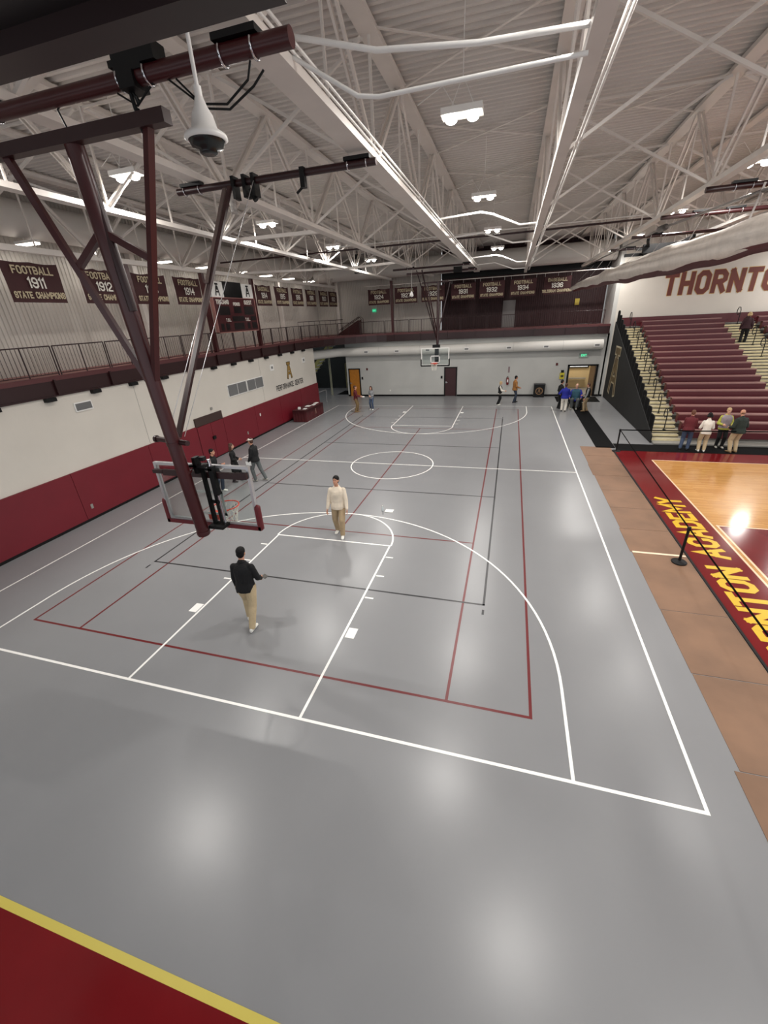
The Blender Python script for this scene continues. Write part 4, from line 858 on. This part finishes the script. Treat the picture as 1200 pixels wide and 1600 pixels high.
m = MB().box(-.14, .14, -.11, .11, 0, .012); o = m.build('paper_stack', PAPERW, label='white paper lying on the grey floor near the top of the near key', cat='paper'); o.location = (1.17, 8.05, .004)
# ================================================================== PEOPLE
def remesh(mb, name, mats, vox, parent, it=3, label=None):
    me = mb.mesh(name+'_src', mats); o = bpy.data.objects.new(name+'_src', me); COL.objects.link(o)
    r = o.modifiers.new('r', 'REMESH'); r.mode = 'VOXEL'; r.voxel_size = vox; r.use_smooth_shade = True
    s = o.modifiers.new('s', 'SMOOTH'); s.factor = .5; s.iterations = it
    dg = bpy.context.evaluated_depsgraph_get(); dg.update()
    nm = bpy.data.meshes.new_from_object(o.evaluated_get(dg)); nm.name = name
    bpy.data.objects.remove(o); bpy.data.meshes.remove(me)
    nm.materials.clear(); nm.materials.append(mats)
    n = len(nm.polygons); nm.polygons.foreach_set('use_smooth', [True]*n); nm.polygons.foreach_set('material_index', [0]*n)
    q = bpy.data.objects.new(name, nm); COL.objects.link(q); q.parent = parent
    if label: q['label'] = label
    return q
def ik(a, b, l1, l2, pole):
    a = Vector(a); b = Vector(b); d = b-a; L = min(d.length, (l1+l2)*.995); u = d.normalized(); b = a+u*L
    x = (l1*l1-l2*l2+L*L)/(2*L); h_ = math.sqrt(max(0, l1*l1-x*x)); pole = Vector(pole); pp = (pole-u*pole.dot(u)).normalized()
    return a+u*x+pp*h_, b
def person(label, loc, face, H=1.75, top=None, pants=None, shoes=None, hair=None, skin=SKIN, feet=((.1, 0), (-.1, 0)), hands=None, lean=0, leanx=0, female=False, longhair=0, hat=None, bald=False,
           seat=None, jacket=0, hold=None, head=(0, 0), sleeve=None, shorts=False, vest=None, build=1.0, vox=.012, skirt=None, lift=0, bag=None):
    """local frame: faces +y, x to its right; feet given as (x, y[, z])"""
    k = H/1.75; B = build
    t = bpy.data.objects.new('person', None); COL.objects.link(t); t['posed'] = 1; tag(t, label, 'person'); t.location = loc; t.rotation_euler = (0, 0, face); t.scale = (k, k, k); t.empty_display_size = .1
    hipz = (seat if seat else .93) - (lift if not seat else 0)
    hip = Vector((0, 0, hipz)); R = Matrix.Rotation(-math.radians(lean), 3, 'X') @ Matrix.Rotation(math.radians(leanx), 3, 'Y')
    up = lambda x, y, z: hip+R@Vector((x, y, z))
    sw = .15 if female else .166; sw *= (B+1)/2
    sh = [up(sx*sw, -.01, .437) for sx in (1, -1)]; neck0 = up(0, -.01, .53); neck1 = up(0, .02, .62)
    hy, hp = head; HM = R@Matrix.Rotation(math.radians(hy), 3, 'Z')@Matrix.Rotation(-math.radians(hp), 3, 'X'); hc = neck1+HM@Vector((0, .02, .095))
    hips = [hip+Vector((sx*.09*B, 0, 0)) for sx in (1, -1)]
    ank, kn = [], []
    for i, sx in enumerate((1, -1)):
        f = feet[i]; a = Vector((f[0], f[1], .09+(f[2] if len(f) > 2 else 0))); K, a2 = ik(hips[i], a, .44, .43, (sx*.12, 1, 0)); kn.append(K); ank.append(a2)
    hands = hands or ((.27, .05, .80), (-.27, .05, .80)); el, wr = [], []
    for i, sx in enumerate((1, -1)):
        E_, w = ik(sh[i], hands[i], .29, .255, (sx*.45, -1, -.3)); el.append(E_); wr.append(w)
    A = lambda v: R@Vector((v, 0, 0)); Bv = lambda v: R@Vector((0, v, 0))
    def torso(inf, zs=0, flare=0):
        P = [(-.10, .155+flare, .115+flare), (-.02, .165+flare*.8, .12+flare*.7), (.1, .148+flare*.3, .11), (.22, .155, .112), (.34, .17, .12), (.42, .168, .11), (.47, .135, .09), (.51, .085, .07), (.54, .06, .055)]
        if female: P = [(-.10, .165+flare, .12+flare), (-.02, .165+flare*.8, .12), (.1, .13, .1), (.22, .135, .105), (.34, .152, .125), (.41, .15, .10), (.46, .115, .08), (.50, .08, .065), (.54, .055, .05)]
        return [(up(0, 0, z), A((a*B+inf)), Bv((b*B*(1.25 if B > 1.1 and z < .3 else 1)+inf))) for z, a, b in P if z >= zs]
    # ---- body, one surface
    m = MB(); m.loft(torso(0)); m.cap(neck0-R@Vector((0, 0, .03)), neck1, .062, .056)
    for s_ in sh: m.cap(neck0-R@Vector((0, 0, .055)), s_, .042, .048)
    m.ell(hc+HM@Vector((0, -.01, .03)), .077, .095, .098, M=HM); m.ell(hc+HM@Vector((0, .022, -.035)), .060, .068, .078, M=HM); m.ell(hc+HM@Vector((0, .06, -.085)), .034, .03, .026, M=HM)
    m.cap(hc+HM@Vector((0, .085, .02)), hc+HM@Vector((0, .103, -.018)), .011, .017); m.ell(hc+HM@Vector((0, .083, .038)), .05, .014, .012, M=HM); m.ell(hc+HM@Vector((0, .082, -.052)), .026, .014, .012, M=HM)
    for sx in (1, -1): m.ell(hc+HM@Vector((sx*.078, -.01, -.005)), .012, .02, .033, M=HM)
    for i, sx in enumerate((1, -1)):
        m.cap(sh[i], el[i], .052*B, .041*B); m.cap(el[i], wr[i], .042*B, .027); m.cap(hips[i]-Vector((0, 0, .02)), kn[i], .085*B, .056*B); m.cap(kn[i], ank[i], .055*B, .036)
        f = (wr[i]-el[i]).normalized(); side = Vector((-sx, .2, 0)); side = (side-f*side.dot(f)).normalized(); nrm = f.cross(side).normalized()
        pm = wr[i]+f*.05; fwd = (Vector((0, 1, 0))-f*f.y); fwd = fwd.normalized() if fwd.length > .3 else nrm
        inn = side; lat = inn.cross(f).normalized()
        if lat.dot(fwd) < 0: lat = -lat
        M3 = Matrix((lat, inn, f)).transposed(); m.ell(pm, .042, .018, .052, M=M3)
        for q, (o_, l_) in enumerate(((.032, .068), (.011, .076), (-.011, .07), (-.031, .055))):
            b0 = pm+f*.036+lat*o_*.95; b1 = b0+f*l_*.55+inn*.010+lat*o_*.12; b2 = b1+f*l_*.38+inn*.028; m.cap(b0, b1, .0105, .0095); m.cap(b1, b2, .0095, .0085)
        th0 = pm-f*.02+lat*.035; th1 = th0+lat*.025+f*.03+inn*.012; th2 = th1+f*.03+inn*.014-lat*.002; m.cap(th0, th1, .015, .012); m.cap(th1, th2, .012, .010)
        fd = Vector((sx*.12, 1, 0)).normalized(); m.cap(ank[i]-Vector((0, 0, .03)), ank[i]+fd*.12-Vector((0, 0, .062)), .03, .018)
    body = remesh(m, 'body', skin, min(vox, .0095), t, 2)
    # ---- trousers
    if pants:
        m = MB(); m.loft([(up(0, 0, z) if z > 0 else hip+Vector((0, 0, z)), A(a*B), Bv(b*B)) for z, a, b in ((-.13, .13, .12), (-.07, .165, .128), (.0, .158, .12), (.06, .13, .1))])
        for i in (0, 1):
            if shorts: m.cap(hips[i]-Vector((0, 0, .03)), hips[i].lerp(kn[i], .9), .1*B, .098*B)
            else: m.cap(hips[i]-Vector((0, 0, .03)), kn[i], .102*B, .079*B); m.cap(kn[i], ank[i]+Vector((0, 0, .0)), .078*B, .066)
        if skirt: m.loft([(hip+Vector((0, .01, z)), (a, 0, 0), (0, b, 0)) for z, a, b in ((-.45, .2, .19), (-.2, .2, .17), (.05, .17, .13))])
        remesh(m, 'trousers' if not shorts else 'shorts', pants, vox, t)
    # ---- upper garment
    if top:
        m = MB(); inf = .014+jacket; m.loft(torso(inf, -.11, .012+jacket*.6)); m.cap(neck0-R@Vector((0, 0, .02)), neck0+R@Vector((0, 0, .02)), .072, .068)
        for i in (0, 1):
            m.cap(neck0-R@Vector((0, 0, .05)), sh[i], .05, .058)
            e2 = el[i]+(wr[i]-el[i])*.93
            m.cap(sh[i], el[i], .062*B+jacket*.6, .054*B+jacket*.5)
            if sleeve != 'short': m.cap(el[i], e2, .055*B+jacket*.5, .04+jacket*.3)
        remesh(m, 'sweater' if jacket < .01 else 'jacket', top, vox, t)
        if vest:
            m = MB(); m.loft(torso(inf+.02, -.09, .012)); remesh(m, 'vest', vest, vox, t)
        m = MB(); m.tube([neck0+R@Vector((.07*math.cos(a), .012+.066*math.sin(a), .02+.012*math.sin(-a))) for a in [2*PI*j/16 for j in range(16)]], .013, 6, closed=True); o = m.build('collar', top, t)
    # ---- shoes
    if shoes:
        for i, sx in enumerate((1, -1)):
            m = MB(); fd = Vector((sx*.12, 1, 0)).normalized(); a = ank[i]; z = a.z-.09
            lo = lambda d, w, h0, h1: (Vector((a.x, a.y, 0))+fd*d+Vector((0, 0, z+(h0+h1)/2)), Vector((fd.y, -fd.x, 0))*w, Vector((0, 0, (h1-h0)/2)))
            m.loft([lo(-.085, .022, .005, .05), lo(-.07, .036, .001, .09), lo(-.02, .042, .0, .105), (lo(.05, .044, .0, .085)), lo(.11, .048, .0, .062), lo(.16, .042, .0, .05), lo(.185, .02, .004, .036)]); m.build('shoe', shoes, t)
    # ---- hair and headwear
    if hair and not bald:
        m = MB(); m.ell(hc+HM@Vector((0, -.022, .052)), .088, .103, .092, M=HM); m.ell(hc+HM@Vector((0, -.05, .0)), .080, .07, .085, M=HM)
        if longhair:
            for sx in (-.05, 0, .05): m.cap(hc+HM@Vector((sx*1.2, -.055, 0)), hc+HM@Vector((sx*1.3, -.085, -longhair)), .055, .045)
            for sx in (-1, 1): m.cap(hc+HM@Vector((sx*.078, -.01, .02)), hc+HM@Vector((sx*.092, -.01, -longhair*.75)), .03, .026)
        remesh(m, 'hair', hair, min(vox, .012), t, 1)
    if bald and hair:
        m = MB(); m.ell(hc+HM@Vector((0, -.04, -.005)), .083, .075, .05, M=HM); remesh(m, 'hair', hair, .011, t, 1)
    if hat:
        m = MB(); m.ell(hc+HM@Vector((0, -.012, .072)), .09, .108, .062, M=HM); m.loft([(hc+HM@Vector((0, .07, .06)), HM@Vector((.07, 0, 0)), HM@Vector((0, 0, .008))), (hc+HM@Vector((0, .13, .05)), HM@Vector((.065, 0, 0)), HM@Vector((0, 0, .007))), (hc+HM@Vector((0, .17, .04)), HM@Vector((.03, 0, 0)), HM@Vector((0, 0, .005)))]); m.build('cap', hat, t)
    m = MB()
    for sx in (1, -1): m.ell(hc+HM@Vector((sx*.028, .083, .018)), .012, .008, .007, M=HM)
    m.build('eyes', mat('dark_eye', (38, 26, 22), .3), t)
    m = MB()
    for sx in (1, -1): m.cap(hc+HM@Vector((sx*.014, .095, .042)), hc+HM@Vector((sx*.044, .085, .043)), .005, .004)
    if hair: m.build('eyebrows', hair, t)
    m = MB(); m.ell(hc+HM@Vector((0, .0935, -.053)), .021, .006, .007, M=HM); m.build('lips', mat('lip', (150, 84, 76), .5), t)
    if hold:
        W = [Matrix.Rotation(face, 4, 'Z')@(w*k)+Vector(loc) for w in wr]; return t, W, wr
    return t
c_black = cloth('black_knit', (10, 10, 12)); c_navy = cloth('near_black_navy_knit', (7, 7, 10)); c_cream = cloth('cream_knit', (222, 208, 188)); c_khaki = cloth('khaki_twill', (170, 148, 116)); c_khaki2 = cloth('light_khaki_twill', (186, 166, 132))
c_jean = cloth('blue_denim', (62, 76, 100)); c_jeand = cloth('dark_denim', (44, 52, 66)); c_grey = cloth('grey_knit', (134, 136, 138)); c_greyp = cloth('dark_grey_twill', (84, 88, 88)); c_maroon = cloth('maroon_knit', (90, 22, 30))
c_blue = cloth('royal_blue_nylon', (28, 36, 140)); c_white = cloth('white_cotton', (226, 220, 208)); c_brown = cloth('tan_brown_canvas', (150, 102, 52)); c_teal = cloth('teal_shirt', (46, 84, 100)); c_green = cloth('dark_green_fleece', (34, 44, 38)); c_yel = cloth('lime_yellow_jacket', (176, 178, 78)); c_plum = cloth('dark_plum_wool', (50, 24, 30)); c_olive = cloth('olive_brown_twill', (120, 98, 66))
h_black = mat('black_hair', (10, 8, 8), .7, bump=(60, .6), spec=.3); h_brown = mat('brown_hair', (70, 42, 30), .6, bump=(60, .6)); h_blond = mat('blond_hair', (186, 160, 116), .6, bump=(60, .6)); h_white = mat('white_hair', (222, 214, 200), .6, bump=(60, .6)); h_red = mat('reddish_brown_hair', (96, 56, 36), .6, bump=(60, .6))
s_white = mat('white_shoe', (226, 224, 216), .5); s_black = mat('black_shoe', (24, 24, 26), .5); s_tan = mat('tan_shoe', (140, 112, 78), .6); s_grey = mat('grey_shoe', (150, 148, 140), .6)
def held(name, p, sz, m_, lab, rot=(0, 0, 0), cat='paper'):
    o = MB().box(-sz[0]/2, sz[0]/2, -sz[1]/2, sz[1]/2, -sz[2]/2, sz[2]/2).build(name, m_, label=lab, cat=cat); o.location = p; o.rotation_euler = rot; return o
D = math.radians
# near pair on the court
t, Wd, _ = person('person in a black sweater and khaki trousers seen from behind, walking away', (-.30, 1.98, 0), D(12), 1.86, c_navy, c_khaki2, s_white, h_black, feet=((.08, -.27, .0), (-.12, .12)), hands=((.23, .26, .93), (-.24, .1, .83)), build=1.1, lean=3, vox=.010, hold=True, leanx=2)
held('folder', tuple(Wd[0]+Vector((.03, .1, -.02))), (.13, .09, .02), mat('grey_folder', (90, 88, 84), .5), 'small grey folded item in the right hand of the person in black sweater', (.3, 0, -.5), 'item'); held('black_cap', tuple(Wd[1]+Vector((0, .05, -.1))), (.07, .13, .17), BLACKF, 'black cloth item hanging from the left hand of the person in black sweater', (.2, .1, 0), 'item')
person('person in a cream sweater and khaki trousers striding toward the camera', (.14, 6.2, 0), D(180+8), 1.88, c_cream, c_khaki, s_white, h_black, feet=((.13, -.14), (-.09, .17)), hands=((.29, .12, .83), (-.27, .14, .85)), head=(-12, -10), lean=-1, vox=.010, jacket=.008, build=1.1)
# three by the left pads
person('person in black top with folded arms and black trousers by the padded doors', (-5.98, 8.62, 0), D(-82), 1.74, c_black, c_jeand, s_white, h_black, feet=((.09, -.05), (-.09, .09)), hands=((-.08, .25, 1.12), (.08, .27, 1.06)), head=(5, 0))
person('person with long brown hair in black outfit, standing middle of the left trio', (-5.95, 9.78, 0), D(-70), 1.62, c_black, c_black, s_black, h_brown, skin=SKIN2, feet=((.12, -.12), (-.1, .2)), hands=((.12, .26, 1.05), (-.2, .2, 1.0)), female=True, longhair=.22, skirt=True)
t, Wd, _ = person('person in a white cap and black jacket holding a white sheet', (-5.05, 9.98, 0), D(86), 1.80, c_black, c_greyp, s_grey, h_brown, feet=((.09, -.3), (-.1, .08)), hands=((.26, .10, .84), (-.22, .16, .86)), hat=c_white, jacket=.012, hold=True, lean=2)
held('paper_sheet', tuple(Wd[1]+Vector((0, -.02, -.06))), (.24, .006, .17), PAPERW, 'white paper in the hand of the person wearing a white cap', (.2, .1, .1))
# far left pair
t, Wd, _ = person('person in a maroon shirt and tan trousers holding a white clipboard', (-5.36, 23.3, 0), D(-72), 1.78, c_maroon, c_olive, s_tan, h_brown, feet=((.1, -.05), (-.1, .08)), hands=((.14, .34, 1.05), (-.14, .34, 1.03)), hold=True, head=(0, -12))
held('clipboard', tuple((Wd[0]+Wd[1])/2+Vector((.13, .03, -.02))), (.3, .24, .015), PAPERW, 'white clipboard held flat by the person in a maroon shirt', (.1, .1, .2), 'clipboard')
person('person with long brown hair in a grey hoodie and blue jeans', (-4.5, 24.2, 0), D(174), 1.60, c_grey, c_jean, s_white, h_brown, skin=SKIN2, feet=((.1, -.02), (-.11, .05)), hands=((.08, .22, 1.1), (-.06, .24, 1.05)), female=True, longhair=.2)
# middle far pair
person('person with blond hair in a black vest over white sleeves, walking right', (4.24, 26.05, 0), D(-84), 1.58, c_white, c_black, s_white, h_blond, skin=SKIN2, feet=((.05, -.16), (-.08, -.05)), hands=((.1, .34, 1.06), (-.1, .32, 1.03)), female=True, vest=c_black, longhair=.07)
person('person in a tan brown jacket and dark jeans standing before the far wall', (5.22, 26.98, 0), D(-70), 1.80, c_brown, c_jeand, s_black, h_black, feet=((.1, -.06), (-.1, .12)), hands=((.2, .24, 1.0), (-.2, .22, .98)), jacket=.022)
# group at the doorway
person('person in a royal blue jacket and white trousers, back to the camera', (8.2, 24.15, 0), D(-12), 1.70, c_blue, c_white, s_black, h_brown, feet=((.11, .0), (-.11, .02)), hands=((.18, .3, 1.15), (-.34, .18, 1.05)), jacket=.02, build=1.1, head=(0, -8))
person('person dressed in black half hidden behind the royal blue jacket', (8.02, 25.0, 0), D(-60), 1.78, c_black, c_black, s_black, h_black, feet=((.1, 0), (-.1, 0)), hands=((.2, .2, 1.0), (-.2, .2, .95)), jacket=.01)
person('person in a dark vest with pale sleeves and khaki trousers, facing left', (9.5, 24.2, .010), D(75), 1.68, c_grey, c_khaki, s_tan, h_brown, feet=((.1, -.05), (-.1, .1)), hands=((.1, .28, 1.0), (-.25, .12, .85)), vest=c_black)
person('white-haired person in an open royal blue jacket and teal shirt, sitting in a wheelchair', (8.98, 25.3, 0), D(170), 1.98, c_blue, c_greyp, s_grey, h_white, skin=SKIN2, seat=.50, feet=((.12, .44), (-.12, .42)), hands=((.3, .32, .62), (-.3, .32, .62)), jacket=.03, build=1.22, vest=c_teal, lean=-3, bald=True)
t = thing('wheelchair', 'black wheelchair carrying the white-haired person by the open doorway', 'wheelchair', (8.98, 25.35, 0))
for sx in (-1, 1):
    X = 8.98+sx*.36; m = MB(); m.tube([(X, 25.4+.3*math.cos(2*PI*k/24), .31+.3*math.sin(2*PI*k/24)) for k in range(24)], .022, 8, closed=True)
    for k in range(8): a = 2*PI*k/8; m.tube([(X, 25.4, .31), (X, 25.4+.3*math.cos(a), .31+.3*math.sin(a))], .006, 4)
    m.build('wheel', BLACK, t); m = MB(); m.tube([(X*.5+8.98*.5, 24.85+.08*math.cos(2*PI*k/14), .10+.08*math.sin(2*PI*k/14)) for k in range(14)], .018, 6, closed=True); m.build('caster', BLACK, t)
m = MB(); m.box(8.65, 9.31, 25.1, 25.65, .36, .41); m.box(8.65, 9.31, 25.6, 25.66, .4, .95)
for sx in (-1, 1): X = 8.98+sx*.335; m.tube([(X, 25.66, .4), (X, 25.66, 1.05), (X, 25.75, 1.07)], .016, 6); m.tube([(X, 25.66, .66), (X, 25.1, .66), (X, 25.02, .4), (X, 24.8, .12)], .016, 6); m.box(X-.07 if sx > 0 else X, X if sx > 0 else X+.07, 24.7, 24.85, .02, .04)
m.build('chair_frame', BLACK, t)
# group before the bleachers
person('person in a maroon hoodie and blue jeans leaning at the foot of the bleachers', (12.42, 16.45, .010), D(-25), 1.70, c_maroon, c_jean, s_black, h_red, feet=((.12, 0), (-.14, -.05)), hands=((.12, .36, 1.0), (-.1, .34, 1.0)), jacket=.018, build=1.1, lean=14)
person('person with black hair in a white top and light khaki trousers, seen from behind', (13.0, 16.25, .010), D(-6), 1.64, c_white, c_khaki2, s_white, h_black, feet=((.11, 0), (-.11, 0)), hands=((.2, .3, 1.0), (-.2, .28, 1.0)), build=1.12, female=True, longhair=.04, lean=4)
person('person in a lime yellow jacket with black trousers facing the camera', (13.9, 16.95, .010), D(176), 1.72, c_yel, c_black, s_grey, h_blond, skin=SKIN2, feet=((.1, 0), (-.1, .04)), hands=((.16, .24, 1.08), (-.18, .24, 1.06)), jacket=.02, vest=cloth('lilac_grey_shirt', (150, 140, 146)))
person('person in a dark green jacket with pale hood and light khaki trousers, back turned', (14.15, 16.25, .010), D(18), 1.78, c_green, c_khaki2, s_tan, mat('thin_brown_hair', (130, 96, 72), .6), feet=((.12, 0), (-.12, 0)), hands=((.24, .2, .95), (-.22, .24, 1.0)), jacket=.026, build=1.15, bald=True, lean=3)
person('person in a dark plum coat with blond hair climbing the right aisle of the bleachers', (17.6, 26.4, 3.47), D(-25), 1.74, c_plum, c_black, s_black, h_blond, skin=SKIN2, feet=((.1, .05), (-.1, -.02)), hands=((.26, .12, .85), (-.26, .1, .84)), jacket=.03, female=True, lean=18, longhair=.06)
